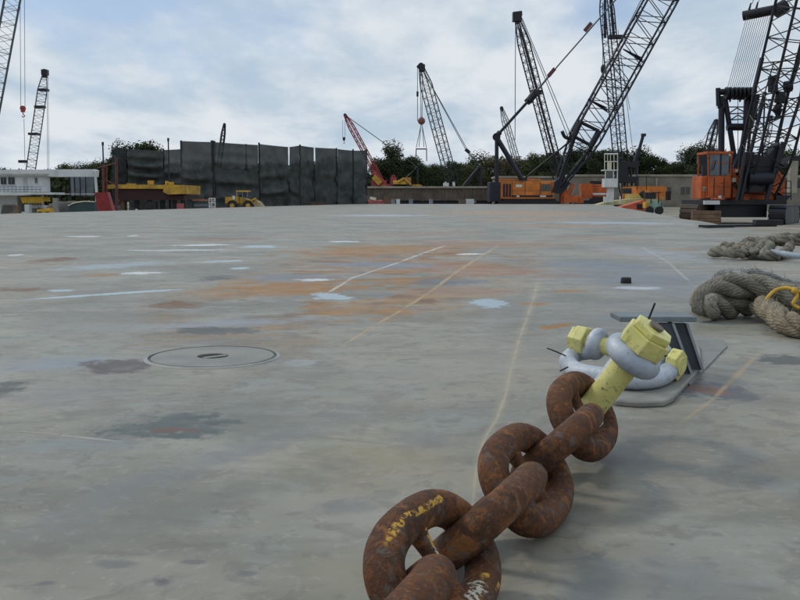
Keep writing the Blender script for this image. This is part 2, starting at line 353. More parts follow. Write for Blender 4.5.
    for ii, (cc, d, L, W, col, s, soft, k) in enumerate(STAINS):
        if ii % 8 == 7:          # keeps the node evaluation in order (a very long chain overflows the shader stack otherwise)
            ma = N(t, 'ShaderNodeVectorMath', operation='MULTIPLY_ADD'); t.links.new(c, ma.inputs[0]); ma.inputs[1].default_value = (1e-6, 1e-6, 1e-6); t.links.new(pos, ma.inputs[2]); vec = ma.outputs[0]
        mp = N(t, 'ShaderNodeMapping', vector_type='TEXTURE'); t.links.new(vec, mp.inputs[0])
        mp.inputs['Location'].default_value = (cc.x, cc.y, 0); mp.inputs['Rotation'].default_value = (0, 0, math.atan2(d.y, d.x)); mp.inputs['Scale'].default_value = (L, W, 1)
        ln = N(t, 'ShaderNodeVectorMath', operation='LENGTH'); t.links.new(mp.outputs[0], ln.inputs[0])
        if k not in wk: wk[k] = math_n(t, 'MULTIPLY', wob2, k * 7)
        rr = math_n(t, 'ADD', ln.outputs['Value'], wk[k])
        mk = mr(t, rr, 1 + soft * .5, 1 - soft * 1.0, 0, s)
        if s > .5: mk = math_n(t, 'MULTIPLY', mk, brk)
        mk = math_n(t, 'MINIMUM', math_n(t, 'MULTIPLY', mk, 1.35), .97)
        c = mixc(t, mk, c, col)
    t.links.new(c, b.inputs['Base Color'])
    t.links.new(mr(t, n2, .3, .7, .40, .58), b.inputs['Roughness']); b.inputs['Specular IOR Level'].default_value = .36
    bump(t, b, math_n(t, 'ADD', math_n(t, 'MULTIPLY', nf, .25), nm), .22, .004)
    return m
deck_m = mat_deck()
weldy_m = paint('rust_stained_weld', (.36, .30, .19), .7, 0, .3, 8, .35, (.24, .22, .2), .4, .003)
weldw_m = paint('pale_weld', (.40, .38, .33), .7, 0, .25, 8, .35, (.26, .25, .23), .4, .003)
weldd_m = paint('dark_seam', (.15, .145, .14), .7, 0, .3, 8, .2)

def mat_ground():
    m, t, b = new_mat('yard_ground')
    pos = N(t, 'ShaderNodeNewGeometry').outputs['Position']
    c = mixc(t, mr(t, noise_n(t, pos, .12, 8, .6), .35, .65), (.17, .15, .115), (.31, .285, .23))
    c = mixc(t, mr(t, noise_n(t, pos, 1.5, 8, .7), .5, .7, 0, .6), c, (.09, .08, .065))
    t.links.new(c, b.inputs['Base Color']); b.inputs['Roughness'].default_value = .95
    bump(t, b, noise_n(t, pos, 2, 8, .7), .5, .1)
    return m
ground_m = mat_ground()
def mat_leaf(name, a, bcol):
    m, t, b = new_mat(name)
    g = N(t, 'ShaderNodeNewGeometry')
    oi = N(t, 'ShaderNodeObjectInfo')
    n1 = noise_n(t, g.outputs['Position'], .35, 4)
    c = mixc(t, mr(t, n1, .35, .65), a, bcol)
    c = mixc(t, math_n(t, 'MULTIPLY', g.outputs['Random Per Island'], .4), c, tuple(x * 1.3 for x in bcol))
    c = mixc(t, math_n(t, 'MULTIPLY', oi.outputs['Random'], .35), c, (.05, .05, .035))
    t.links.new(c, b.inputs['Base Color']); b.inputs['Roughness'].default_value = 1; b.inputs['Specular IOR Level'].default_value = .1
    return m
leaf_d = mat_leaf('dark_foliage', (.020, .030, .014), (.050, .068, .030))
leaf_m = mat_leaf('mid_foliage', (.032, .046, .018), (.080, .095, .036))
leaf_b = mat_leaf('dry_foliage', (.060, .058, .034), (.12, .105, .062))
bark_m = paint('bark', (.10, .08, .06), .9, 0, .3, 2)
def mat_net(name, tr, col=(.036, .039, .040)):
    m, t, b = new_mat(name)
    pos = N(t, 'ShaderNodeNewGeometry').outputs['Position']
    c = mixc(t, mr(t, noise_n(t, pos, .8, 6, .6), .3, .7), tuple(x * .75 for x in col), tuple(x * 1.35 for x in col))
    t.links.new(c, b.inputs['Base Color']); b.inputs['Roughness'].default_value = 1; b.inputs['Specular IOR Level'].default_value = .05
    tp = N(t, 'ShaderNodeBsdfTransparent'); ms = N(t, 'ShaderNodeMixShader')
    ms.inputs[0].default_value = tr
    t.links.new(b.outputs[0], ms.inputs[1]); t.links.new(tp.outputs[0], ms.inputs[2])
    t.links.new(ms.outputs[0], t.nodes['Material Output'].inputs[0])
    return m
net_m = mat_net('dark_windscreen_mesh', .03, (.068, .073, .071)); net_thin = mat_net('thin_windscreen_mesh', .16, (.045, .05, .052))

# ------------------------------------------------------------------ mesh builder
def tag(o, label=None, cat=None, group=None, kind=None):
    if label: o['label'] = label
    if cat: o['category'] = cat
    if group: o['group'] = group
    if kind: o['kind'] = kind
    return o
def wloc(o):
    l = V((0, 0, 0))
    while o: l += o.location; o = o.parent
    return l
def empty(name, loc, label, cat, group=None):
    o = bpy.data.objects.new(name, None); C.objects.link(o); o.location = loc; o.empty_display_size = .2
    return tag(o, label, cat, group)
def perp(d):
    a = V((0, 0, 1)) if abs(d.z) < .9 else V((1, 0, 0))
    u = d.cross(a).normalized(); return u, d.cross(u).normalized()
class MB:
    def __init__(s): s.v = []; s.f = []; s.sm = []; s.uv = {}; s.has_uv = False
    def add(s, vs, fs, smooth=False):
        b = len(s.v); s.v += [tuple(v) for v in vs]
        s.f += [tuple(i + b for i in f) for f in fs]; s.sm += [smooth] * len(fs)
    def box(s, c, size, rot=None, taper=1.0):
        x, y, z = (q / 2 for q in size); c = V(c)
        vs = []
        for k, sz in ((1.0, -z), (taper, z)):
            vs += [V((-x * k, -y * k, sz)), V((x * k, -y * k, sz)), V((x * k, y * k, sz)), V((-x * k, y * k, sz))]
        if rot is not None: vs = [rot @ v for v in vs]
        s.add([v + c for v in vs], [(3, 2, 1, 0), (4, 5, 6, 7), (0, 1, 5, 4), (1, 2, 6, 5), (2, 3, 7, 6), (3, 0, 4, 7)]); return s
    def prism(s, pts, off, smooth=False):
        n = len(pts); off = V(off)
        s.add(list(pts) + [p + off for p in pts],
              [tuple(range(n))[::-1], tuple(range(n, 2 * n))] + [(i, (i + 1) % n, n + (i + 1) % n, n + i) for i in range(n)], smooth); return s
    def tube(s, a, b, r, r2=None, n=6, cap=True, smooth=True):
        a, b = V(a), V(b); d = (b - a)
        if d.length < 1e-6: return s
        d.normalize(); u, w_ = perp(d); r2 = r if r2 is None else r2
        vs = [a + (u * math.cos(2 * PI * i / n) + w_ * math.sin(2 * PI * i / n)) * r for i in range(n)]
        vs += [b + (u * math.cos(2 * PI * i / n) + w_ * math.sin(2 * PI * i / n)) * r2 for i in range(n)]
        s.add(vs, [(i, (i + 1) % n, n + (i + 1) % n, n + i) for i in range(n)], smooth and n > 4)
        if cap: s.add(vs, [tuple(range(n))[::-1], tuple(range(n, 2 * n))])
        return s
    def path(s, pts, r, n=8, closed=False, flat=None):
        """sweep a circle along pts; r a number or a list; carries a UV (turn, metres)"""
        P = [V(p) for p in pts]; m = len(P)
        rs = r if isinstance(r, (list, tuple)) else [r] * m
        T = []
        for i in range(m):
            a = P[i - 1] if (i > 0 or closed) else P[i]
            b = P[(i + 1) % m] if (i < m - 1 or closed) else P[i]
            T.append((b - a).normalized())
        u, _ = perp(T[0]); base = len(s.v); L = 0; Ls = []
        frames = []
        for i in range(m):
            u = (u - T[i] * u.dot(T[i])).normalized(); frames.append((u, T[i].cross(u)))
            if i: L += (P[i] - P[i - 1]).length
            Ls.append(L)
        tw = 0
        if closed:
            u_end = (u - T[0] * u.dot(T[0])).normalized()
            tw = math.atan2(u_end.dot(frames[0][1]), u_end.dot(frames[0][0]))
        for i in range(m):
            a0 = -tw * i / m
            uu, ww = frames[i]
            for k in range(n):
                an = 2 * PI * k / n + a0
                s.v.append(tuple(P[i] + (uu * math.cos(an) + ww * math.sin(an)) * rs[i]))
        rng = m if closed else m - 1
        for i in range(rng):
            j = (i + 1) % m
            for k in range(n):
                k2 = (k + 1) % n
                s.uv[len(s.f)] = ((k / n, Ls[i]), ((k + 1) / n, Ls[i]), ((k + 1) / n, Ls[j] if j else L), (k / n, Ls[j] if j else L))
                s.f.append((base + i * n + k, base + i * n + k2, base + j * n + k2, base + j * n + k)); s.sm.append(True)
        if not closed:
            s.f.append(tuple(base + k for k in range(n))[::-1]); s.sm.append(False)
            s.f.append(tuple(base + (m - 1) * n + k for k in range(n))); s.sm.append(False)
        return s
    def sphere(s, c, r, n=10, sz=None):
        c = V(c); sz = sz or (r, r, r); vs = []; fs = []
        m = max(4, n // 2)
        for i in range(m + 1):
            th = PI * i / m
            for k in range(n):
                ph = 2 * PI * k / n
                vs.append(c + V((math.sin(th) * math.cos(ph) * sz[0], math.sin(th) * math.sin(ph) * sz[1], math.cos(th) * sz[2])))
        for i in range(m):
            for k in range(n): fs.append((i * n + k, (i + 1) * n + k, (i + 1) * n + (k + 1) % n, i * n + (k + 1) % n))
        s.add(vs, fs, True); return s
    def build(s, name, mat, parent=None, bevel=0, seg=1, origin=None):
        if parent is not None: o0 = wloc(parent)
        elif origin is not None: o0 = V(origin)
        else:
            xs = [v[0] for v in s.v]; ys = [v[1] for v in s.v]; o0 = V(((min(xs) + max(xs)) / 2, (min(ys) + max(ys)) / 2, min(v[2] for v in s.v)))
        me = bpy.data.meshes.new(name)
        me.from_pydata([(v[0] - o0.x, v[1] - o0.y, v[2] - o0.z) for v in s.v], [], s.f)
        me.polygons.foreach_set('use_smooth', s.sm)
        if s.uv:
            ul = me.uv_layers.new(name='UVMap')
            for p in me.polygons:
                q = s.uv.get(p.index)
                if q:
                    for li, c in zip(p.loop_indices, q): ul.data[li].uv = c
        me.materials.append(mat); me.update()
        if bevel > 0:
            bm = bmesh.new(); bm.from_mesh(me)
            bmesh.ops.remove_doubles(bm, verts=bm.verts, dist=1e-5)
            bm.normal_update()
            es = [e for e in bm.edges if len(e.link_faces) == 2 and e.calc_face_angle(0) > .5]
            bmesh.ops.bevel(bm, geom=es, offset=bevel, segments=seg, affect='EDGES', profile=.6)
            bm.to_mesh(me); bm.free()
        o = bpy.data.objects.new(name, me); C.objects.link(o)
        if parent is not None: o.parent = parent
        else: o.location = o0
        return o
def smooth_path(pts, per=8, closed=False):
    P = [V(p) for p in pts]; out = []; n = len(P)
    g = lambda i: P[i % n] if closed else P[max(0, min(n - 1, i))]
    for i in range(n if closed else n - 1):
        a, b, c, d = g(i - 1), g(i), g(i + 1), g(i + 2)
        for k in range(per):
            t = k / per
            out.append(.5 * ((2 * b) + (c - a) * t + (2 * a - 5 * b + 4 * c - d) * t * t + (3 * b - a - 3 * c + d) * t ** 3))
    if not closed: out.append(P[-1])
    return out
def resample(P, step):
    out = [P[0]]; acc = 0
    for i in range(1, len(P)):
        a, b = P[i - 1], P[i]; L = (b - a).length
        while acc + L >= step:
            t = (step - acc) / L; a = a + (b - a) * t; out.append(a.copy()); L = (b - a).length; acc = 0
        acc += L
    return out

# ------------------------------------------------------------------ setting: ground, barge deck
g = MB(); S = 2500
g.add([V((-S, -300, GZ)), V((S, -300, GZ)), V((S, S, GZ)), V((-S, S, GZ))], [(0, 1, 2, 3)])
tag(g.build('ground', ground_m, origin=(0, 0, GZ)), kind='structure')

vp = V((math.sin(math.atan(167 / F)), math.cos(math.atan(167 / F)), 0)); side = V((vp.y, -vp.x, 0))
def barge(a, b, z=0.): return side * a + vp * b + V((0, 0, z))   # a across, b along
XL = G(0, 214).dot(side); XR = G(700, 221.5).dot(side); BE = G(480, 204).dot(vp)
dk = MB(); ns, nl = 60, 120
top = []
A0, B0 = XL, -12.0
for j in range(nl + 1):
    for i in range(ns + 1):
        a = XL + (XR - XL) * i / ns; b = B0 + (BE - B0) * (j / nl) ** 1.6
        if i == ns: a += .25 * noise.noise(V((b * .15, 3, 0)))
        top.append(barge(a, b, 0))
fs = [(j * (ns + 1) + i, j * (ns + 1) + i + 1, (j + 1) * (ns + 1) + i + 1, (j + 1) * (ns + 1) + i) for j in range(nl) for i in range(ns)]
dk.add(top, fs, True)
corners = [barge(XL, B0), barge(XR - .2, B0), barge(XR - .2, BE), barge(XL, BE)]
deck = dk.build('barge_deck', deck_m, origin=(0, 0, 0)); tag(deck, kind='structure')
hb = MB(); hb.prism([p + V((0, 0, -.012)) for p in corners], (0, 0, -1.6)); hb.build('hull', rustgrey, deck)

def bead(pts, wd, h, m, name='weld_bead', gap=0.0, seed=1):
    P = resample(smooth_path([G(*p) for p in pts], 14), .03)
    rnd = random.Random(seed); b = MB(); run = []
    def flush():
        if len(run) > 3:
            vs = []; n = len(run)
            for i, (p, k) in enumerate(run):
                tdir = (run[min(n - 1, i + 1)][0] - run[max(0, i - 1)][0]).normalized(); sd_ = V((tdir.y, -tdir.x, 0)) * k
                vs += [p - sd_, p - sd_ * .45 + V((0, 0, h)), p + sd_ * .45 + V((0, 0, h)), p + sd_]
            b.add(vs, [(4 * i + q, 4 * i + q + 1, 4 * i + q + 5, 4 * i + q + 4) for i in range(n - 1) for q in range(3)], True)
    for i, p in enumerate(P):
        q = noise.noise(V((i * .09, seed, 0)))
        jit = V((noise.noise(V((i * .12, seed + 5, 0))), noise.noise(V((i * .12, seed + 9, 0))), 0)) * wd * .5
        if gap and q > 1 - gap: flush(); run = []; continue
        scale = 1 + max(0, p.y - 6) * .10
        run.append((p + jit + V((0, 0, .0005)), wd * scale * (.8 + .5 * noise.noise(V((i * .35, seed + 2, 0))))))
    flush()
    return b.build(name, m, deck)
bead(LA, .005, .0015, weldy_m, seed=1, gap=1.0)
bead(LB, .006, .0015, weldw_m, seed=2, gap=1.05)
bead([(20, 432), (70, 436), (116, 441)], .004, .002, weldw_m, seed=4, gap=.9)

# ------------------------------------------------------------------ manhole in the deck
def disc(mb, c, r0, r1, z, n=56, z1=None):
    vs = []
    for k in range(n):
        a = 2 * PI * k / n; d = V((math.cos(a), math.sin(a), 0)); vs += [V((c.x, c.y, z)) + d * r0, V((c.x, c.y, z if z1 is None else z1)) + d * r1]
    mb.add(vs, [(2 * k, 2 * k + 1, (2 * k + 3) % (2 * n), (2 * k + 2) % (2 * n)) for k in range(n)], True)
mc = G(213, 357.2)
mh = empty('manhole_cover', mc, 'round flush steel manhole cover with a dark slot hole in the barge deck', 'manhole')
mr0 = (G(275, 357).x - G(151, 357).x) / 2
ringm = paint('manhole_rim_paint', (.27, .275, .26), .6, 0, .2, 9, .2, (.2, .17, .12)); lidm = paint('manhole_lid_paint', (.215, .21, .19), .55, 0, .22, 5, .12, (.17, .15, .12))
b = MB(); disc(b, mc, mr0 + .006, mr0 + .018, .0065, z1=.005); disc(b, mc, mr0 + .018, mr0 + .026, .005, z1=.0005); disc(b, mc, mr0 + .0055, mr0 + .006, .002, z1=.0075); b.build('rim', ringm, mh)
b = MB(); disc(b, mc, mr0 - .006, mr0 + .006, .002); b.build('lid_groove', black, mh)  # added black ring makes the groove around the lid read dark
b = MB(); hr = .074
disc(b, mc, hr, mr0 - .009, .0065); disc(b, mc, mr0 - .009, mr0 - .006, .0065, z1=.002); disc(b, mc, hr - .001, hr, .002, z1=.0065); b.build('lid', lidm, mh)
b = MB(); disc(b, mc, .0, hr, .0012); b.build('hand_hole', dirt_shade_m, mh)  # dark disc paints the shade down inside the hole
b = MB(); b.box(mc + V((.01, 0, .003)), (.12, .03, .003), Matrix.Rotation(.7, 3, 'Z')); b.build('lifting_bar', lidm, mh)

# ------------------------------------------------------------------ anchor chain
d = .069
def link_mesh():
    a, bb = 2.5 * d, 1.34 * d; pts = []; ex = 2 / 2.5
    raw = []
    for i in range(720):
        t = 2 * PI * i / 720; c_, s_ = math.cos(t), math.sin(t)
        raw.append(V((a * math.copysign(abs(c_) ** ex, c_), bb * math.copysign(abs(s_) ** ex, s_), 0)))
    pts = resample(raw + [raw[0]], d * .08)
    if (pts[-1] - pts[0]).length < d * .04: pts.pop()
    m_ = MB(); m_.path(pts, d / 2, 36, True)
    m_.v = [tuple(V(v) * (1 + .004 * noise.noise(V(v) * 22)) + V((1, 1, 1)) * .0007 * noise.noise(V(v) * 110)) for v in m_.v]
    s_ = MB(); prof = []
    for i in range(11):
        y = -bb * .93 + 1.86 * bb * i / 10; q = abs(i - 5) / 5
        prof.append((V((0, y, 0)), d * (.20 + .19 * q ** 2.5)))
    s_.path([p for p, _ in prof], [r for _, r in prof], 14)
    return m_, s_
lm, sm_ = link_mesh()
chain_pos = G(520, 500)
chain = empty('anchor_chain', V((chain_pos.x, chain_pos.y, 0)), 'heavy rusty brown stud-link anchor chain lying on the barge deck in the foreground', 'chain')
proto_l = lm.build('link', chain_m, None, origin=(0, 0, 0)); proto_s = sm_.build('stud', chain_m, None, origin=(0, 0, 0))
C1, C3, C5 = G(437, 566, .108), G(528, 478, .108), G(583.5, 413.5, .145)
dirs = []
ctr = {1: C1, 3: C3, 5: C5}
u35 = (C5 - C3).normalized(); u13 = (C3 - C1).normalized()
ST = 8 * d * .985
ctr[2] = (ctr[1] + ctr[3]) / 2; ctr[4] = (ctr[3] + ctr[5]) / 2
um = V((.36, .933, 0)); ctr[0] = ctr[1] - um * ST * .53; ctr[-1] = ctr[0] - um * ST / 2; ctr[-2] = ctr[-1] - um * ST / 2
def link_frame(i):
    u = {5: u35, 4: u35, 3: (u13 + u35).normalized(), 0: V((.36, .933, 0)), -1: V((.36, .933, 0)), -2: V((.36, .933, 0))}.get(i, u13)
    u = V((u.x, u.y, 0)).normalized(); v = V((u.y, -u.x, 0))
    if i % 2: th = R(58 if i == 5 else 54); wv = -v * math.cos(th) + V((0, 0, 1)) * math.sin(th)
    else: th = R(44); wv = v * math.cos(th) + V((0, 0, 1)) * math.sin(th)
    nz = u.cross(wv)
    return u, wv, nz
frames = {}
for i in sorted(ctr):
    u, wv, nz = link_frame(i); c = ctr[i].copy()
    # rest on the deck: lowest point of the tilted oval touches z = 0
    c.z = 1.30 * d * abs(wv.z) + d / 2 + (.002 if i % 2 else .012) + {5: .028, 4: .014}.get(i, 0)
    M4 = Matrix(((u.x, wv.x, nz.x, 0), (u.y, wv.y, nz.y, 0), (u.z, wv.z, nz.z, 0), (0, 0, 0, 1)))
    frames[i] = (u, wv, nz, c, M4)
    if i == -2: l, s_o = proto_l, proto_s
    else:
        l, s_o = proto_l.copy(), proto_s.copy(); C.objects.link(l); C.objects.link(s_o)
    l.parent = chain; l.location = c - chain.location; l.rotation_euler = M4.to_euler(); s_o.parent = l
    if i == 1: L1, S1o = l, s_o
def on_link(i, px, py, h):
    u, wv, nz, c, M4 = frames[i]; n = nz if nz.dot(EYE - c) > 0 else -nz
    dd = ray(px, py); p0 = c + n * h; t = (p0 - EYE).dot(n) / dd.dot(n); p = EYE + dd * t - c
    return V((p.dot(u), p.dot(wv), p.dot(nz)))
YM = (.62, .36, .06); WM = (.62, .58, .46)
mk = [(on_link(1, 384, 543, d * .45), on_link(1, 401, 522, d * .45), .008, YM), (on_link(1, 414, 514, d * .45), on_link(1, 440, 499, d * .45), .007, YM),
      (on_link(1, 403, 517, d * .45), on_link(1, 412, 513, d * .45), .005, YM), (on_link(1, 413, 512, d * .4), on_link(1, 418, 520, d * .35), .006, WM),
      (on_link(1, 421, 524, d * .24), on_link(1, 437, 549, d * .22), .006, YM), (on_link(1, 437, 549, d * .22), on_link(1, 468, 580, d * .22), .007, WM),
      (on_link(1, 472, 598, d * .42), on_link(1, 481, 586, d * .42), .014, WM), (on_link(1, 483, 574, d * .45), on_link(1, 487, 574, d * .45), .008, YM), (on_link(1, 494, 590, d * .4), on_link(1, 497, 584, d * .4), .007, YM)]
marked = mat_rust('chain_rust_with_paint_marks', mk)
for o in (L1, S1o): o.data = o.data.copy(); o.data.materials[0] = marked
L1['label'] = 'link marked with streaks of yellow and white paint'

# ------------------------------------------------------------------ shackles
def hexnut(mb, c, ax, r, h, rot=0, castle=True):
    u, v_ = perp(ax); u, v_ = u * math.cos(rot) + v_ * math.sin(rot), v_ * math.cos(rot) - u * math.sin(rot)
    ring = lambda rr, off: [c + ax * off + (u * math.cos(PI / 3 * k) + v_ * math.sin(PI / 3 * k)) * rr for k in range(6)]
    mb.prism(ring(r, 0), ax * h)
    if castle:
        mb.prism(ring(r * .86, h * 1.004), ax * h * .42)
u5, w5, n5, c5, _ = frames[5]
if n5.z < 0: n5 = -n5
pc = c5 + u5 * (2.5 * d - d * 1.02)                     # pin crosses inside the far bend of the last link
e_top = at(633, 356, (pc + n5 * .17).y)
pinax = (e_top - pc).normalized()
s1 = empty('bow_shackle', V((pc.x + .12, pc.y + .15, 0)), 'large pale grey shackle with thick yellow pin and nut joining the rusty chain', 'shackle')
low = pc - pinax * ((pc.z - .045) / pinax.z)
b = MB(); pin_r = .040
b.path([low, pc, e_top, e_top + pinax * .06], pin_r, 28); b.build('pin', pin_m, s1)
# bow: thick bar from upper ear, round behind, to the lower ear
bd_ = (u5 - pinax * u5.dot(pinax)).normalized()
bd_ = (pc - EYE).normalized() + V((-.02, 0, .05)); bd_ = (bd_ - pinax * bd_.dot(pinax)).normalized(); bd_ = (bd_ - pinax * bd_.dot(pinax)).normalized()
e_low = pc - pinax * .035
mid = (e_top + e_low) / 2
bw = [e_top + bd_ * .055, e_top + bd_ * .13 + pinax * .012, e_top + bd_ * .22 + pinax * -.0, mid + bd_ * .30 + pinax * .06, mid + bd_ * .33, mid + bd_ * .30 - pinax * .06, e_low + bd_ * .22 + pinax * .02, e_low + bd_ * .13, e_low + bd_ * .055]
for p in bw: p.z = max(p.z, .045)
b = MB(); b.path(smooth_path(bw, 7), .037, 20); b.build('bow', bow_m, s1)
def ear(c, ax, R0, r, parent, mat):
    u, v_ = perp(ax); b = MB()
    pts = [c + (u * math.cos(2 * PI * k / 32) + v_ * math.sin(2 * PI * k / 32)) * R0 for k in range(32)]
    b.path(pts, r, 18, True); return b.build('ear', mat, parent)
ear(e_top, pinax, .054, .032, s1, bow_m); ear(e_low, pinax, .052, .028, s1, bow_m)
b = MB(); nb = e_top + pinax * .030
hexnut(b, nb, pinax, .072, .052, .25); b.build('nut', pin_m, s1, bevel=.004, seg=2)
b = MB(); b.tube(nb + pinax * .078, nb + pinax * .084, .022, n=16); b.build('pin_end', rustgrey, s1)
u_, v_ = perp(pinax); b = MB()
b.path(smooth_path([at(645, 327, nb.y + .02), at(649, 318, nb.y + .02), at(655, 303, nb.y + .02)], 4), .003, 6)
b.build('split_pin', pinwire_m, s1)

# second shackle: bow lies on the doubler plate, pin level through the padeye
s2c = G(620, 370, .05)
s2 = empty('bow_shackle', V((s2c.x, s2c.y, .0)), 'pale grey shackle lying level on the padeye plate with two yellow nuts', 'shackle')
eL, eR = G(597, 344, .135), G(662, 361, .095)
ax2 = (eR - eL).normalized()
bp = [eL + V((.0, .01, .02)), G(594, 349, .115), G(577, 353, .085), G(568, 362, .065), G(578, 372, .06), G(606, 377, .06), G(640, 380, .06), G(664, 375, .06), G(671, 363, .075), G(667, 352, .09), eR + V((0, 0.03, .035))]
b = MB(); b.path(smooth_path(bp, 7), .038, 20); b.build('bow', bow_m, s2)
ear(eL, ax2, .040, .030, s2, bow_m); ear(eR, ax2, .040, .028, s2, bow_m)
b = MB(); b.path([eL - ax2 * .1, eL, eR, eR + ax2 * .09], .037, 24); b.build('pin', pin_m, s2)
b = MB(); hexnut(b, eL - ax2 * .045, -ax2, .066, .05, .2); o = b.build('nut', pin_m, s2, bevel=.004, seg=2)
b = MB(); hexnut(b, eR + ax2 * .035, ax2, .064, .045, .5, False); o = b.build('nut', pin_m, s2, bevel=.004, seg=2)
yw = eL.y - .12
b = MB(); b.path([at(566, 356, yw), at(557, 352, yw), at(547, 348, yw + .02)], .003, 6); b.build('split_pin', pinwire_m, s2)
b = MB(); b.path([at(568, 367, yw - .2), at(560, 371, yw - .22)], .003, 6); b.build('split_pin', pinwire_m, s2)
b = MB(); b.path([at(654, 353, eR.y - .05), at(673, 358, eR.y - .07)], .0035, 6); b.build('split_pin', pinwire_m, s2)

# ------------------------------------------------------------------ padeye: doubler plate, gussets and cap
pe = empty('padeye', G(668, 372), 'dark grey welded steel padeye bracket with flat cap on a doubler plate', 'padeye')
def slab(mb, px, z0, z1):
    top_ = [G(x, y, z1) for x, y in px]
    mb.prism([V((p.x, p.y, z0)) for p in top_], (0, 0, z1 - z0))
b = MB(); slab(b, [(606, 362), (600, 380), (604, 393), (615, 400), (640, 402), (664, 401), (673, 397), (694, 374), (702, 364), (700, 345), (640, 340)], .0, .022); b.build('doubler_plate', plate_m, pe, bevel=.005)
b = MB(); slab(b, [(690, 384), (727, 346), (724, 340), (700, 337), (660, 335), (640, 338), (650, 360)], .0, .007); b.build('insert_plate', paint('insert_plate_paint', (.20, .20, .185), .55, 0, .2, 5, .2, (.16, .13, .1)), pe)
def gusset(x0t, x1t, yt, x0b, x1b, yb, Y):
    th = .018; pts = [at(x0t, yt, Y), at(x1t, yt, Y), at(x1b, yb, Y), at(x0b, yb, Y)]
    pts[2].z = pts[3].z = .02 if Y < 4.1 else .008
    b = MB(); b.prism(pts, (.0, th, 0)); b.build('gusset', padeye_m, pe)
    b = MB(); e0, e1 = pts[1], pts[2]; q = V((.011, 0, 0)); k_ = V((0, .012, 0))
    b.prism([e0 - k_, e0 + q - k_, e1 + q - k_, e1 - k_], (0, th + .05, 0)); b.build('gusset_edge', paint('gusset_edge_paint', (.26, .29, .30), .5, 0, .2, 6, .2), pe)
gusset(640, 671, 323, 640, 690, 376, 3.86)
gusset(655, 685, 323, 655, 701, 361, 3.96)
Yc = 3.84
pA, pB = at(620, 321, Yc), at(697, 323, Yc); zc = .5 * (pA.z + pB.z)
b = MB(); b.prism([V((pA.x, Yc, zc)), V((pB.x, Yc, zc)), V((pB.x - .02, Yc + .16, zc)), V((pA.x - .005, Yc + .16, zc))], (0, 0, .022)); b.build('cap_plate', padlite_m, pe, bevel=.003)

# ------------------------------------------------------------------ mooring ropes
def rope_mesh(path, Rr, pitch=None, sq=.0, nstr=3, seed=0, n=12, step=None):
    P = resample(path, step or Rr * .28); m_ = len(P); pitch = pitch or Rr * 7
    T = [(P[min(m_ - 1, i + 1)] - P[max(0, i - 1)]).normalized() for i in range(m_)]
    u, _ = perp(T[0]); fr = []
    for i in range(m_):
        u = (u - T[i] * u.dot(T[i])).normalized(); fr.append((u, T[i].cross(u)))
    st = (path[-1] - path[0]).length; b = MB(); L = 0
    Ls = [0]
    for i in range(1, m_): L += (P[i] - P[i - 1]).length; Ls.append(L)
    for k in range(nstr):
        pts = []; rs = []
        for i in range(m_):
            a = 2 * PI * (Ls[i] / pitch + k / nstr) + .25 * noise.noise(V((Ls[i] * 3, seed, k)))
            r = Rr * .50 * (1 + .22 * noise.noise(V((Ls[i] * 5, seed + 7, k))))
            pts.append(P[i] + (fr[i][0] * math.cos(a) + fr[i][1] * math.sin(a)) * Rr * .50); rs.append(r)
        b.path(pts, rs, n)
    for i, v in enumerate(b.v):
        q = V(v); q += V((noise.noise(q * 40), noise.noise(q * 40 + V((9, 0, 0))), noise.noise(q * 40 + V((0, 9, 0))))) * Rr * .05
        q.z = max(q.z, .003); b.v[i] = tuple(q)
    return b
def fray(P, Rr, cnt, ln, seed):
    rnd = random.Random(seed); b = MB()
    for _ in range(cnt):
        p = rnd.choice(P); dv_ = V((rnd.gauss(0, 1), rnd.gauss(0, 1), abs(rnd.gauss(0, 1)))).normalized()
        q = p + dv_ * Rr * .9; e = q + (dv_ + V((rnd.gauss(0, .7), rnd.gauss(0, .7), rnd.gauss(0, .5)))) * ln * rnd.uniform(.4, 1)
        q.z = max(q.z, .004); e.z = max(e.z, .004)
        s_ = perp((e - q).normalized())[0] * Rr * .03
        b.add([q - s_, q + s_, e], [(0, 1, 2)])
    return b
# near hawser (eye splice)
Y1 = 5.75
r1 = empty('mooring_rope', G(745, 318), 'thick twisted grey-brown mooring rope with yellow cord at the right deck edge', 'rope')
def A(px, py, Y): 
    p = at(px, py, Y); p.z = max(p.z, .07); return p
low_p = smooth_path([A(900, 312, 6.3), A(840, 306, 6.15), A(790, 301, 6.0), A(750, 299, 5.9), A(722, 303, 5.85), A(705, 305, 6.0), A(703, 297, 6.25), A(718, 289, 6.3), A(745, 289, 6.1), A(775, 291, 6.05), A(800, 297, 6.2), A(850, 300, 6.5), A(920, 300, 6.8)], 10)
rope_mesh(low_p, .078, seed=1).build('rope', rope_m, r1)
mid_p = smooth_path([A(745, 306, 5.95), A(722, 307, 5.8), A(704, 305, 5.66), A(712, 292, 5.75), A(735, 286, 5.8), A(762, 288, 5.8), A(785, 296, 5.75), A(815, 298, 5.7), A(870, 297, 5.8)], 10)
mb_ = rope_mesh(mid_p, .082, seed=2); mb_.build('rope', rope_m, r1)
top_p = smooth_path([A(716, 292, 6.35), A(724, 280, 6.45), A(745, 277, 6.4), A(765, 280, 6.4), A(785, 288, 6.5), A(830, 294, 6.8), A(900, 298, 7)], 10)
rope_mesh(top_p, .07, seed=3).build('rope', ropegrey_m, r1)
tag(fray(top_p, .08, 300, .03, 3).build('frayed_fibre', ropegrey_m, r1), kind='stuff')
tan_p = smooth_path([A(760, 306, 5.75), A(772, 312, 5.45), A(782, 320, 5.2), A(800, 329, 5.0), A(830, 336, 4.9), A(880, 340, 4.9)], 10)
rope_mesh(tan_p, .07, seed=4).build('rope', ropetan_m, r1)
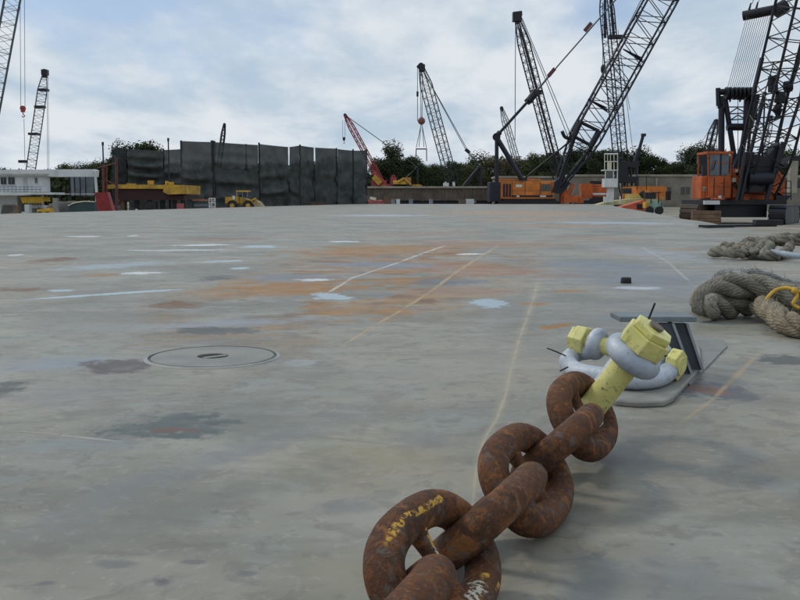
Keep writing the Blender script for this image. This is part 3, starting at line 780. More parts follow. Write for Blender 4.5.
tag(fray(tan_p, .075, 380, .03, 5).build('frayed_fibre', ropetan_m, r1), kind='stuff')
b = MB(); b.path(smooth_path([A(758, 314, 5.66), A(763, 306, 5.60), A(768, 297, 5.58), A(776, 290, 5.62), A(786, 288, 5.62), A(794, 290, 5.6), A(800, 292, 5.58), A(808, 294, 5.6)], 6), .011, 8)
b.path(smooth_path([A(793, 288, 5.6), A(797, 296, 5.56), A(793, 304, 5.56), A(799, 308, 5.56)], 6), .011, 8); b.sphere(A(795, 291, 5.57), .022)
b.build('lashing_cord', string_m, r1)
# far tangled rope
r2 = empty('mooring_rope', G(760, 257), 'tangled heap of old frayed brown rope further along the deck edge', 'rope')
rnd = random.Random(5); rp = []
def B(px, py, Y):
    p = at(px, py, Y); p.z = max(p.z, .05); return p
rp = smooth_path([B(711, 253, 11.8), B(725, 251, 11.6), B(740, 254, 11.4), B(752, 248, 11.9), B(745, 243, 12.5), B(757, 241, 12.4), B(770, 246, 11.8), B(765, 254, 11.3), B(780, 255, 11.4), B(790, 245, 12.2), B(780, 238, 12.8), B(795, 237, 12.8), B(812, 243, 12.4), B(840, 246, 12)], 10)
rope_mesh(rp, .065, seed=6, n=8).build('rope', rope_m, r2)
rp2 = smooth_path([B(722, 246, 12.9), B(738, 247, 12.6), B(755, 252, 11.4), B(768, 240, 12.5), B(785, 240, 12.2), B(805, 236, 12.9), B(830, 236, 13)], 10)
rope_mesh(rp2, .06, seed=8, n=8).build('rope', rope_m, r2)
rp3 = smooth_path([B(716, 250, 12.4), B(731, 252, 12), B(748, 245, 12.3), B(762, 250, 11.8), B(775, 243, 12.6), B(798, 242, 12.4), B(825, 240, 12.4)], 10)
rope_mesh(rp3, .055, seed=9, n=8).build('rope', ropetan_m, r2)
tag(fray(rp + rp2 + rp3, .07, 900, .07, 6).build('frayed_fibre', ropetan_m, r2), kind='stuff')
b = MB(); b.path(smooth_path([B(772, 252, 11.35), B(785, 254, 11.1), B(800, 256, 10.9), B(830, 257, 10.8)], 6), .035, 12)
tag(b.build('hose', paint('pale_blue_hose', (.30, .36, .42), .6, 0, .25, 5, .2)), 'pale blue-grey hose lying beside the tangled rope', 'hose')
# small black cap standing on the deck
cp = G(626, 283); b = MB(); b.tube(cp, cp + V((0, 0, .05)), .048, .044, 20); o = b.build('deck_socket', rubber, bevel=.004)
tag(o, 'small black round socket plug standing alone on the deck', 'plug')
# steel beam and dirt by the right edge of the deck
b = MB(); p0, p1 = G(703, 227, .02), G(772, 226, .02); dd = (p1 - p0)
b.box((p0 + p1) / 2 + V((0, 0, .02)), (dd.length, .35, .06), Matrix.Rotation(math.atan2(dd.y, dd.x), 3, 'Z')); b.box((p0 + p1) / 2 + V((.8, .1, .1)), (.7, .25, .14))
o = b.build('steel_beam', black); tag(o, 'black steel beam lying flat at the right deck edge below the big crane', 'beam')

# ------------------------------------------------------------------ cranes
def lattice(mb, Af, Bt, wd, dp, sidev, rc, rl, n, foot=.35, tip=.35, fl=.12, tl=.14, fw=None, ns=4):
    ax = (Bt - Af); L = ax.length; ax.normalize()
    s_ = (sidev - ax * sidev.dot(ax)).normalized(); t_ = ax.cross(s_)
    def sect(f):
        k = 1.
        if f < fl: k = foot + (1 - foot) * f / fl
        if f > 1 - tl: k = tip + (1 - tip) * (1 - f) / tl
        kw = k
        if fw and f < fl: kw = fw + (1 - fw) * f / fl
        c = Af + ax * L * f
        return [c + s_ * (wd / 2 * kw * a) + t_ * (dp / 2 * k * b_) for a, b_ in ((-1, -1), (1, -1), (1, 1), (-1, 1))]
    fr = [i / n for i in range(n + 1)]; S_ = [sect(f) for f in fr]
    for i in range(n):
        for q in range(4): mb.tube(S_[i][q], S_[i + 1][q], rc, n=ns, cap=False)
        for q in range(4):
            q2 = (q + 1) % 4
            a, c = (q, q2) if i % 2 else (q2, q)
            mb.tube(S_[i][a], S_[i + 1][c], rl, n=ns - 1 if ns < 5 else 4, cap=False); 
            if i % 2 == 0: mb.tube(S_[i][q], S_[i][q2], rl, n=3, cap=False)
    for q in range(4): mb.tube(S_[-1][q], S_[-1][(q + 1) % 4], rl * 1.3, n=4)
    return ax, s_, t_
def lines(name, pairs, r, m, parent):
    b = MB()
    for a, c in pairs: b.tube(a, c, r, n=4, cap=False)
    return b.build(name, m, parent)
def hook(parent, top, c, r, m_blk, m_ball=None, fall=.25, lr=.03):
    b = MB(); b.box(c + V((0, 0, r * .6)), (r * 1.3, r * .8, r * 2.0)); b.tube(c + V((0, -r * .45, r * .9)), c + V((0, r * .45, r * .9)), r * .9, n=12)
    b.path(smooth_path([c + V((0, 0, -r * .4)), c + V((0, 0, -r * 1.1)), c + V((r * .5, 0, -r * 1.6)), c + V((0, 0, -r * 2.1)), c + V((-r * .45, 0, -r * 1.7))], 4), r * .16, 6)
    b.build('hook_block', m_ball or m_blk, parent)
    lines('hoist_line', [(top + V((-fall, 0, 0)), c + V((-fall, 0, r))), (top + V((fall, 0, 0)), c + V((fall, 0, r)))], lr, wire_m, parent)
def track(parent, c, length, wd, ht, rot, m=black, shoes=22):
    Rz = Matrix.Rotation(rot, 3, 'Z'); b = MB(); n = 10; r = ht / 2; loop = []
    for k in range(n + 1): t = -PI / 2 + PI * k / n; loop.append((length / 2 - r + math.cos(t) * r, r + math.sin(t) * r))
    for k in range(n + 1): t = PI / 2 + PI * k / n; loop.append((-length / 2 + r + math.cos(t) * r, r + math.sin(t) * r))
    inner = [(x * .93, r + (z - r) * .8) for x, z in loop]; m_ = len(loop)
    vs = []
    for yy in (-wd / 2, wd / 2):
        for x, z in loop: vs.append(c + Rz @ V((x, yy, z)))
    b.add(vs, [(i, (i + 1) % m_, m_ + (i + 1) % m_, m_ + i) for i in range(m_)] + [tuple(range(m_))[::-1], tuple(range(m_, 2 * m_))])
    o = b.build('crawler_track', m, parent)
    s_ = MB(); tot = sum(math.dist(loop[i], loop[(i + 1) % m_]) for i in range(m_)); k = 0
    for q in range(shoes * 2):
        dist_ = tot * q / (shoes * 2); i = 0
        while True:
            seg = math.dist(loop[i % m_], loop[(i + 1) % m_])
            if dist_ <= seg: break
            dist_ -= seg; i += 1
        a, c2 = loop[i % m_], loop[(i + 1) % m_]; f = dist_ / max(seg, 1e-6)
        x, z = a[0] + (c2[0] - a[0]) * f, a[1] + (c2[1] - a[1]) * f; ang = math.atan2(c2[1] - a[1], c2[0] - a[0])
        s_.box(c + Rz @ V((x, 0, z)), (tot / (shoes * 2) * .72, wd * 1.08, .09), Rz @ Matrix.Rotation(-ang, 3, 'Y'))
    s_.build('track_shoes', m, o)
    return o

def far_crane(px_foot, tip, Y, lab, m_boom, m_house, wpx=9, bottom=None, hook_px=None, gantry=True, house=True, tipblock=True, n=26, col='crane', name='lattice_boom_crane', sgn=None, rc=None, pend=True, floor=GZ, zf=1.9, body=True):
    Fp = gx(px_foot, Y, floor + zf); T = at(tip[0], tip[1], Y)
    if sgn is None: sgn = 1 if T.x > Fp.x else -1
    root = empty(name, V((Fp.x, Y, floor)), lab, 'crane')
    wd = wpx * Y / F; rc = rc or max(.06, wd * .055)
    b = MB(); lattice(b, Fp, T, wd, wd, V((1, .35, 0)), rc, rc * .36, n); b.build('boom', m_boom, root)
    if tipblock:
        b = MB(); ax = (T - Fp).normalized(); b.tube(T + V((0, -wd * .3, 0)), T + V((0, wd * .3, 0)), wd * .33, n=12); b.box(T - ax * wd * .3, (wd * .5, wd * .5, wd * .7)); b.build('boom_tip', black, root)
    gt = V((Fp.x - sgn * 5.5, Y, floor + 6.5))
    if gantry:
        b = MB()
        for yy in (-1., 1.):
            b.tube(V((Fp.x - sgn * 1.2, Y + yy, floor + 2.4)), gt + V((0, yy * .8, 0)), .14, n=5); b.tube(V((Fp.x - sgn * 5.6, Y + yy, floor + 2.4)), gt + V((0, yy * .8, 0)), .14, n=5)
        b.tube(gt + V((0, -1, 0)), gt + V((0, 1, 0)), .2, n=6); b.build('gantry', black, root)
    if pend:
        ax = (T - Fp)
        mid_ = gt + (T - gt) * .42
        lines('pendant_line', [(gt + V((0, .5 * q, 0)), T + V((0, .4 * q, 0))) for q in (-1, 1)], max(.03, Y * .00028), wire_m, root)
        b = MB(); b.box(gt + (T - gt) * .22, (.7, 1.2, .35)); b.build('bridle', black, root)
    if body:
        b = MB(); b.box(V((Fp.x - sgn * 3.2, Y, floor + 2.3)), (6.2, 2.9, 2.1)); b.box(V((Fp.x - sgn * 3.2, Y, floor + 3.42)), (5.6, 2.5, .14)); h_ = b.build('machinery_house', m_house, root)
        b = MB(); b.box(V((Fp.x - sgn * .1, Y - 1.9, floor + 2.35)), (1.5, .95, 2.0)); cb = b.build('cab', m_house, root)
        b = MB(); b.box(V((Fp.x - sgn * .1, Y - 1.9, floor + 2.75)), (1.56, 1.0, .8)); b.build('window', glass_d, cb)
        b = MB(); b.box(V((Fp.x - sgn * 6.6, Y, floor + 2.0)), (.8, 3.0, 1.4)); b.build('counterweight', black, root)
        b = MB(); b.tube(V((Fp.x - sgn * 2.5, Y, floor + .7)), V((Fp.x - sgn * 2.5, Y, floor + 1.25)), 1.3, n=16); b.build('turntable', black, root)
        for yy in (-1.9, 1.9): track(root, V((Fp.x - sgn * 2.5, Y + yy, floor)), 6.2, .85, 1.05, 0)
    if hook_px:
        hp = at(hook_px[0], hook_px[1], Y); top = at(hook_px[2], hook_px[3], Y) if len(hook_px) > 2 else T
        hook(root, V((hp.x, Y, top.z)), hp, hook_px[4] * Y / F if len(hook_px) > 4 else .5, black, None, .2, max(.025, Y * .0002))
    return root, Fp, T

# far left: two cranes
cr, Fp, T = far_crane(-24, (30, -95), 100, 'tall grey lattice crane cut off by the left picture edge with a long hook line', greysteel, orange, wpx=14, n=40, rc=.07)
hook(cr, at(22, -60, 98), at(23, 111, 98), .30, black, redpaint, .22, .026)
lines('hoist_line', [(at(24, 119, 98), at(25, 165, 98))], .025, wire_m, cr)
cr, Fp, T = far_crane(27, (45, 72), 125, 'pale grey lattice boom crane with black tip behind the white house', greysteel, white_m, wpx=8.5, n=34, gantry=False, pend=False)
b = MB(); b.box(at(22.5, 161.5, 123), (.9, .6, .35)); b.tube(at(19, 161, 123), at(27, 161, 123), .1, n=6); b.build('jib_stub', black, cr)
lines('pendant_line', [(at(47, 78, 125), at(47.5, 172, 125)), (at(48, 76, 125.5), at(49, 172, 126))], .025, wire_m, cr)
b = MB(); b.box(at(45, 72.5, 125), (.75, .8, .7)); b.build('boom_head', black, cr)
for (x_, y_) in ((43.5, 90), (40, 107), (34, 134)):
    b = MB(); b.box(at(x_, y_, 125), (1.15, 1.15, .3)); b.build('boom_joint', black, cr)
# small dark crane tip above the windscreen
far_crane(215, (224.5, 124), 190, 'small dark crane boom sticking up behind the middle of the windscreen', blueblack, black, wpx=3.2, n=16, pend=False, rc=.16)
# red crane
cr, Fp, T = far_crane(386, (345, 115), 165, 'red lattice boom crane leaning left behind the right end of the windscreen', redpaint, yellow_m, wpx=4.6, n=30, hook_px=(344, 140, 344, 120, 1.6), sgn=-1, floor=-.4, zf=2.4, rc=.09)
b = MB(); b.tube(at(373, 172, 164), at(386, 186, 164), .45, n=6); b.box(at(379, 183, 163.5), (2.6, 1, 1.0)); b.build('boom_base', redpaint, cr)
b = MB(); b.box(at(377, 180, 163), (1.7, 1, .9), Matrix.Rotation(R(45), 3, 'Y')); b.build('winch', yellow_m, cr)
# grey crane with ball hook and spreader
cr, Fp, T = far_crane(456, (421, 66), 160, 'dark lattice crane lifting a spreader frame on a red-brown hook ball', black, greysteel, wpx=9, n=34, gantry=False, pend=False, sgn=-1, rc=.085)
Yq = 158
b = MB(); b.sphere(at(421.5, 121, Yq), .62, 12); b.tube(at(421.5, 117, Yq), at(421.5, 119, Yq), .2, n=6); b.build('hook_ball', paint('rusty_ball', (.2, .07, .05), .6, 0, .3, 2), cr)
lines('hoist_line', [(at(417.5, 68, Yq), at(417.5, 92, Yq)), (at(420.5, 72, Yq), at(421, 117, Yq)), (at(422.5, 74, Yq), at(422, 117, Yq)), (at(417.5, 96, Yq), at(417.5, 121, Yq))], .05, wire_m, cr)
b = MB(); b.box(at(417.5, 94, Yq), (.35, .35, .8)); b.build('weight', black, cr)
sp = empty('spreader_frame', at(421.5, 156, Yq), 'small spreader frame hanging on slings below the hook ball', 'spreader')
lines('sling', [(at(421.3, 124, Yq), at(416.2, 148, Yq)), (at(421.8, 124, Yq), at(426.5, 148, Yq)), (at(421, 124, Yq), at(419, 147, Yq + 1)), (at(422, 124, Yq), at(424, 147, Yq + 1))], .05, wire_m, sp)
b = MB(); b.tube(at(416, 149, Yq), at(427, 149, Yq), .11, n=6); b.tube(at(416.2, 149, Yq), at(416, 157, Yq), .09, n=6); b.tube(at(426.5, 149, Yq), at(426.7, 161, Yq), .09, n=6); b.build('beam', black, sp)
lines('pendant_line', [(at(424, 72, Yq + 1), at(467, 149, Yq + 1)), (at(426, 76, Yq), at(466, 150, Yq)), (at(468, 153, Yq), at(478, 166, Yq)), (at(469, 152, Yq), at(480, 166, Yq))], .055, wire_m, cr)
b = MB(); b.box(at(467.5, 151, Yq), (.9, .8, .5), Matrix.Rotation(R(40), 3, 'Y')); b.build('bridle', black, cr)
b = MB()
for q in (-1, 1): b.tube(at(479.5, 167, Yq + q), at(463, 187, Yq + q), .3, n=5); b.tube(at(480.5, 167, Yq + q), at(480.5, 190, Yq + q), .25, n=5)
b.tube(at(475, 167, Yq), at(481.5, 167, Yq), .3, n=5); b.build('gantry', black, cr)
b = MB(); b.box(at(422, 68, 160), (1.0, 1, 1.1)); b.tube(at(418, 65, 160), at(424, 71, 160), .4, n=8); b.build('boom_head', black, cr)
# thin far crane
far_crane(527, (501.5, 108), 235, 'thin pale distant lattice crane left of the orange crawler crane strut', greysteel, white_m, wpx=5, n=28, rc=.10, pend=False, sgn=-1)
# crane whose boom leans left
cr, Fp, T = far_crane(564, (517, 18), 142, 'orange crane with tall dark lattice boom leaning left, hook line hanging', black, orange2, wpx=8.5, n=42, gantry=False, pend=False, sgn=-1, body=False, rc=.10)
for (x_, y_) in ((553.5, 154.5), (536, 92)):
    b = MB(); b.box(at(x_, y_, 142), (1.6, 1.3, .5)); b.build('boom_joint', black, cr)
b = MB(); b.tube(at(520, 28, 141), at(564, 190, 141), .17, n=6); b.build('boom_rail', black, cr)
b = MB(); b.box(at(517, 17, 142), (1.3, 1.2, 1.3)); b.tube(at(515, 14, 142), at(522, 13, 142), .35, n=8); b.build('boom_head', black, cr)
lines('pendant_line', [(at(521, 18, 143), at(568, 137, 143)), (at(522, 18, 144), at(572, 138, 144)), (at(515.6, 20, 142), at(515, 140, 142))], .055, wire_m, cr)
hb2 = at(597, 192, 142)
b = MB(); b.box(hb2, (3.9, 2.8, 1.6)); b.box(hb2 + V((.2, 0, .95)), (3.0, 2.6, .3)); h_ = b.build('machinery_house', orange2, cr, bevel=.12)
b = MB(); b.box(at(597, 194, 140.5), (2.6, .05, .3)); b.build('stripe', white_m, h_)
b = MB(); b.box(at(586, 191, 141.5), (1.6, 2.2, 2.2)); b.build('cab', orange2, cr)
b = MB(); b.box(at(592, 203, 142), (6, 3, .8)); b.build('carbody', black, cr)
for yy in (-1.9, 1.9): track(cr, V((at(592, 200, 142).x, 142 + yy, GZ)), 6.5, .85, 1.1, 0)
# vertical twin boom crane
cr, Fp, T = far_crane(624, (604, -22), 150, 'very tall near-vertical dark lattice boom crane behind the white control booth', blueblack, orange, wpx=10, n=48, gantry=False, pend=False, sgn=-1, body=True, rc=.10)
b = MB(); b.tube(at(602.8, 2, 149), at(602.8, 66, 149), .05, n=4); b.sphere(at(603, 69, 149), .1, 10, (.38, .38, .75)); b.tube(at(603, 72, 149), at(603.2, 78, 149), .15, n=6); b.build('hook_block', black, cr)
lines('pendant_line', [(at(618, 30, 151), at(633, 152, 151)), (at(612, 10, 151), at(630, 110, 151))], .04, wire_m, cr)
b = MB(); b.box(at(615.5, 37, 150), (2.2, 1.6, .45)); b.build('boom_joint', black, cr)
b = MB()
b.tube(at(605, -18, 150), at(605, 38, 150), .22, n=6); b.tube(at(609, -18, 150), at(614, 38, 150), .22, n=6); b.build('upper_boom', black, cr)
b = MB(); b.box(at(622, 172, 149), (1.5, 1.5, 3.2)); b.box(at(628, 180, 149), (3, 1.4, 1.)); b.tube(at(624, 186, 149), at(630, 166, 149), .2, n=5); b.tube(at(632, 186, 149), at(630, 166, 149), .2, n=5); b.box(at(631, 166, 149), (1.8, 1, .4)); b.build('gantry', black, cr)
# small telescopic crane
tcr = empty('telescopic_crane', gx(636, 172), 'small dark crane with short solid boom right of the control booth', 'crane')
b = MB(); b.tube(at(634.5, 163, 172), at(639, 150, 172), .42, n=6); b.tube(at(639, 150, 172), at(643, 136, 172), .3, n=6); b.box(at(643.5, 135, 172), (.8, .6, .5)); b.build('boom', blueblack, tcr)
b = MB(); b.box(at(631, 163.5, 172), (2.6, 2, .9)); b.tube(at(636, 163, 172), gx(637, 172, .8), .35, n=6); b.build('mast', black, tcr)
b = MB(); b.box(gx(637, 172, .4), (6, 2.5, 1.4)); b.build('chassis', black, tcr)
for dx in (-2, 0, 2):
    b = MB(); q = gx(637, 170.7, GZ + .5) + V((dx, 0, 0)); b.tube(q, q + V((0, .5, 0)), .5, n=12); b.build('wheel', rubber, tcr)
# distant ones on the right
cr, Fp, T = far_crane(697, (716, 121), 120, 'black lattice crane leaning right behind the left of the big crane cab', black, greendark, wpx=6, n=24, sgn=1, rc=.09, pend=False, body=False, gantry=False)
b = MB(); b.box(at(705, 182, 119), (.9, .7, 5.4)); b.box(at(702, 160, 119), (1.2, .7, 1.)); b.build('gantry_post', blueblack, cr)
lines('pendant_line', [(at(714, 123, 120), at(690, 160, 120)), (at(716, 124, 120), at(717, 150, 120))], .03, wire_m, cr)
far_crane(752, (771, 117), 210, 'faint distant crane seen through the big lattice boom', greysteel, white_m, wpx=5, n=24, rc=.1, pend=False, body=False, gantry=False)

# ------------------------------------------------------------------ centre orange crawler crane
Yo = 128.
oc = empty('crawler_crane', gx(532, Yo), 'orange crawler crane in profile with live mast and huge lattice boom leaning right', 'crane')
pT, pB_ = at(499, 181, Yo), at(554, 199, Yo)
b = MB(); b.box(V(((pT.x + pB_.x) / 2, Yo + 1.6, (pT.z + pB_.z) / 2)), (pB_.x - pT.x, 3.4, pT.z - pB_.z)); hs = b.build('machinery_house', orange, oc, bevel=.06)
b = MB(); q0, q1 = at(499, 178.6, Yo), at(541, 181, Yo); b.box(V(((q0.x + q1.x) / 2, Yo + 1.6, q0.z - .12)), (q1.x - q0.x, 2.9, .22)); b.build('roof_deck', orange, hs)
def panel(name, m, par, x0, y0, x1, y1, Y, th=.06, out=.03):
    a, c = at(x0, y0, Y - out), at(x1, y1, Y - out); b = MB(); b.box(V(((a.x + c.x) / 2, Y - out + th / 2 - .001, (a.z + c.z) / 2)), (c.x - a.x, th, a.z - c.z)); return b.build(name, m, par)
F0 = Yo - .1
panel('side_opening', black, hs, 503, 184, 511, 197, F0, .06, .02)
for x_ in (505.5, 508.5): panel('louvre_post', orange2, hs, x_ - .3, 184, x_ + .3, 197, F0, .05, .06)
panel('window', paint('olive_glass', (.07, .075, .06), .25), hs, 541, 184, 550.5, 191, F0, .06, .03)
panel('stripe', black, hs, 511.5, 195.2, 553, 197.2, F0, .04, .02)
for x0_, x1_ in ((516.5, 519.5), (540, 546)): panel('stripe_mark', white_m, hs, x0_, 195.5, x1_, 197, F0, .04, .05)
panel('name_plate', white_m, hs, 516, 184.5, 522, 187.2, F0, .04, .03)
for y_ in (190.5,): panel('panel_seam', black, hs, 512, y_, 540, y_ + .25, F0, .03, .012)
for x_ in (512, 525, 540, 551.5): panel('panel_seam', black, hs, x_, 182, x_ + .3, 195, F0, .03, .014)
b = MB(); q0, q1 = at(489.5, 182, Yo), at(500, 202, Yo); b.box(V(((q0.x + q1.x) / 2, Yo + 1.5, (q0.z + q1.z) / 2)), (q1.x - q0.x, 4., q0.z - q1.z)); b.build('counterweight', blueblack, oc, bevel=.08)
b = MB(); q0, q1 = at(503, 199.4, Yo), at(556, 203, Yo); b.box(V(((q0.x + q1.x) / 2, Yo + 1.5, .2)), (q1.x - q0.x, 3, .9)); b.build('bedplate', black, oc)
for yy in (-.8, 4.2): track(oc, V((at(528, 200, Yo).x, Yo + yy, GZ)), 8.5, 1.1, 1.25, 0)
b = MB(); b.tube(at(496.7, 139, Yo), at(496.7, 182, Yo), .26, n=8); b.tube(at(496.7, 139, Yo + 2.5), at(496.7, 182, Yo + 2.5), .26, n=8); b.build('back_hitch', blueblack, oc)
b = MB(); b.tube(at(497.5, 139, Yo), at(522, 179.5, Yo), .34, n=8); b.tube(at(497.5, 139, Yo + 2.5), at(522, 179.5, Yo + 2.5), .34, n=8); b.box(at(523, 179.5, Yo), (1, .5, .3)); b.build('gantry_strut', blueblack, oc)
b = MB(); b.tube(at(496.5, 137, Yo - .2), at(496.5, 137, Yo + 2.8), .55, n=12); b.tube(at(498, 134.5, Yo), at(500, 132, Yo), .4, n=6); b.build('gantry_head', black, oc)
Yb = Yo + 1.25
mast = MB()
for q in (-.9, .9): mast.tube(at(497.5, 135, Yb + q), at(531, 98, Yb + q), .22, n=6)
mast.build('mast', blueblack, oc)
b = MB(); b.box(at(532, 97, Yb), (1.8, 2.4, .9), Matrix.Rotation(R(-48), 3, 'Y')); b.tube(at(529, 101, Yb - 1), at(534, 94, Yb - 1), .5, n=8); b.build('bridle', black, oc)
b = MB()
for q in (-.8, .8): b.tube(at(534, 94.5, Yb + q), at(549, 76, Yb + q), .14, n=5); b.tube(at(549, 76, Yb + q), at(640, -28, Yb + q), .10, n=5)
b.build('pendant_bar', greysteel, oc)
b = MB()
for (x_, y_) in ((551.5, 72.5), (588, 27)): b.box(at(x_, y_, Yb - .9), (.5, .5, 1.3), Matrix.Rotation(R(40), 3, 'Y'))
b.build('pendant_link', paint('dark_red_link', (.12, .03, .03)), oc)
b = MB(); Fo = at(557, 189, Yb); To = at(735, -135, Yb)
lattice(b, Fo, To, 3.6, 3.6, V((0, 1, 0)), .15, .06, 30, foot=.18, tip=.4, fl=.155, fw=.8, ns=6); b.build('boom', blueblack, oc)
b = MB(); b.tube(at(559, 187, Yb - 1.4), at(579, 123, Yb - 1.4), .24, n=6); b.tube(at(560, 187, Yb - 1.4), at(592, 146, Yb - 1.4), .24, n=6)
b.tube(at(580, 122, Yb - 1.5), at(599, 131, Yb - 1.5), .24, n=6); b.tube(at(575, 137, Yb - 1.5), at(592, 146, Yb - 1.5), .24, n=6)
b.tube(at(580, 122, Yb - 1.5), at(574, 136, Yb - 1.5), .42, n=6); b.tube(at(599, 131, Yb - 1.5), at(590, 147, Yb - 1.5), .42, n=6)
b.build('boom_butt', black, oc)
b = MB(); b.prism([at(552, 192, Yb - 1.5), at(562, 194, Yb - 1.5), at(571, 183, Yb - 1.5), at(562, 178, Yb - 1.5), at(556, 180, Yb - 1.5)], (0, 2.8, 0)); b.build('boom_foot', black, oc)
b = MB(); b.tube(at(524, 179, Yb), at(575, 137, Yb), .13, n=5); b.build('boom_stop', black, oc)
b = MB(); b.path(smooth_path([at(562, 131, Yb), at(565, 137, Yb), at(571, 138.5, Yb), at(575, 136, Yb)], 4), .25, 6); b.tube(at(571, 138, Yb), at(570, 132, Yb), .15, n=5); b.build('boom_bracket', black, oc)
for (x_, y_) in ((635, 57), (600, 107)):      # joint trusses across the boom sections
    b = MB()
    for k in (0, 2.2, 4.4): b.tube(at(x_ - 12, y_ - 8, Yb + k * .1), at(x_ + 7 + k * .3, y_ + 1 + k, Yb), .09, n=4)
    b.build('boom_joint', blueblack, oc)
lines('hoist_line', [(at(566, 138, Yb), at(612, 60, Yb)), (at(572, 137, Yb), at(640, 2, Yb)), (at(640, 2, Yb), at(665, -40, Yb))], .05, wire_m, oc)
panel('lower_works', orange2, oc, 561, 186, 567, 203, Yo, 1.2, 0)
b = MB(); b.tube(at(565, 202, Yo), at(573, 184, Yo), .3, n=6); b.box(at(570, 199, Yo), (1.9, 1.2, 1.0)); b.box(at(578, 200, Yo + 1), (1.4, 1, .8)); b.build('winch_frame', orange2, oc)

# ------------------------------------------------------------------ big crawler crane on the right
Yg = 60.
bc = empty('crawler_crane', gx(742, Yg), 'huge orange and black crawler crane at right with cab, gantry and wide lattice boom', 'crane')
tdir = math.atan2(.87, .5)
dusty = paint('dusty_track', (.075, .052, .038), .85, 0, .4, 2, .4, (.03, .025, .02))
for x_, m_ in ((689, dusty), (778, black)):
    c0 = gx(x_, 58.5); track(bc, c0 + V((.5, .87, 0)) * 3.2, 6.8, .95, 1.15, tdir, m_, 24)
b = MB(); q0, q1 = at(706, 204, Yg), at(780, 219, Yg); b.box(V(((q0.x + q1.x) / 2, Yg + 2, (q0.z + q1.z) / 2 + .05)), (q1.x - q0.x - 1.4, 3.2, q0.z - q1.z - .1)); b.tube(V((q0.x + 2.3, Yg + 2, -.3)), V((q0.x + 2.3, Yg + 2, .5)), 1.5, n=20); b.build('carbody', black, bc)
b = MB(); q0, q1 = at(703, 200, Yg), at(786, 204.5, Yg); b.box(V(((q0.x + q1.x) / 2, Yg + 2.2, (q0.z + q1.z) / 2)), (q1.x - q0.x, 4.6, q0.z - q1.z)); b.build('bedplate', black, bc)
b = MB(); q0, q1 = at(704, 200.5, Yg - .5), at(719, 204.5, Yg - .5); b.box(V(((q0.x + q1.x) / 2, Yg - .5, (q0.z + q1.z) / 2)), (q1.x - q0.x, .3, .25)); b.build('step', white_m, bc)
# cab
q0, q1 = at(708, 152.5, Yg), at(731, 198, Yg)
cabb = MB(); cabb.box(V(((q0.x + q1.x) / 2, Yg + 1., (at(0, 176, Yg).z + q1.z) / 2)), (q1.x - q0.x, 2.0, at(0, 176, Yg).z - q1.z))
cb = cabb.build('cab', orange2, bc, bevel=.03)
b = MB()
for xx in (q0.x + .05, q1.x - .05):
    for yy in (Yg + .05, Yg + 1.95): b.box(V((xx, yy, (q0.z + at(0, 176, Yg).z) / 2)), (.1, .1, q0.z - at(0, 176, Yg).z))
b.box(V(((q0.x + q1.x) / 2, Yg + 1, q0.z)), (q1.x - q0.x + .1, 2.1, .14)); b.build('cab_frame', orange2, cb)
panel('windscreen', paint('reflecting_glass', (.10, .12, .14), .08, 0, .5, 1.2), cb, 710.5, 154.5, 728.5, 175.5, Yg, .03, -.06)
panel('window_bar', black, cb, 720.5, 154, 721.3, 175.5, Yg, .04, -.02)
panel('window_bar', orange2, cb, 710, 162.5, 729, 163.3, Yg, .04, -.03)
panel('lamp', white_m, cb, 718.5, 195.7, 721.5, 198, Yg, .06, .04)
for x_ in (714, 724): panel('panel_seam', black, cb, x_, 178, x_ + .25, 196, Yg, .03, .012)
panel('panel_seam', black, cb, 708.5, 186.5, 730.5, 186.8, Yg, .03, .012); panel('door_handle', black, cb, 721.5, 183, 723.3, 183.6, Yg, .05, .04)
b = MB()
for x_ in (707, 732): b.tube(at(x_, 158, Yg - .1), at(x_, 196, Yg - .1), .02, n=5)
b.tube(at(707, 158, Yg - .1), at(709, 158, Yg - .1), .02, n=5); b.build('grab_rail', black, cb)
b = MB()
for k in range(5): b.path(smooth_path([at(733 + k * .9, 176 + k * 2, Yg + .3), at(735 + k, 186 + k, Yg + .1), at(739 + k, 190 + k * .6, Yg + .2), at(741 + k * 1.4, 182 + k, Yg + .4)], 4), .03, 5)
b.build('hose', black, bc)
b = MB(); b.tube(at(716, 160, Yg - .12), at(713, 170, Yg - .12), .04, n=5); b.sphere(at(719, 168, Yg + .3), .35, 10, (.22, .2, .35)); b.build('driver_seat', rubber, cb)
b = MB(); q0, q1 = at(702.5, 176, Yg), at(708.6, 199, Yg); b.box(V(((q0.x + q1.x) / 2, Yg + 1.2, (q0.z + q1.z) / 2)), (q1.x - q0.x - .02, 2, q0.z - q1.z)); o = b.build('side_locker', orange2, bc, bevel=.03)
panel('louvre', cream, o, 703, 187, 707.5, 191, Yg + .2, .04, .03)
for y_ in (188, 189, 190): panel('louvre_slat', black, o, 703.3, y_, 707.2, y_ + .4, Yg + .2, .04, .05)
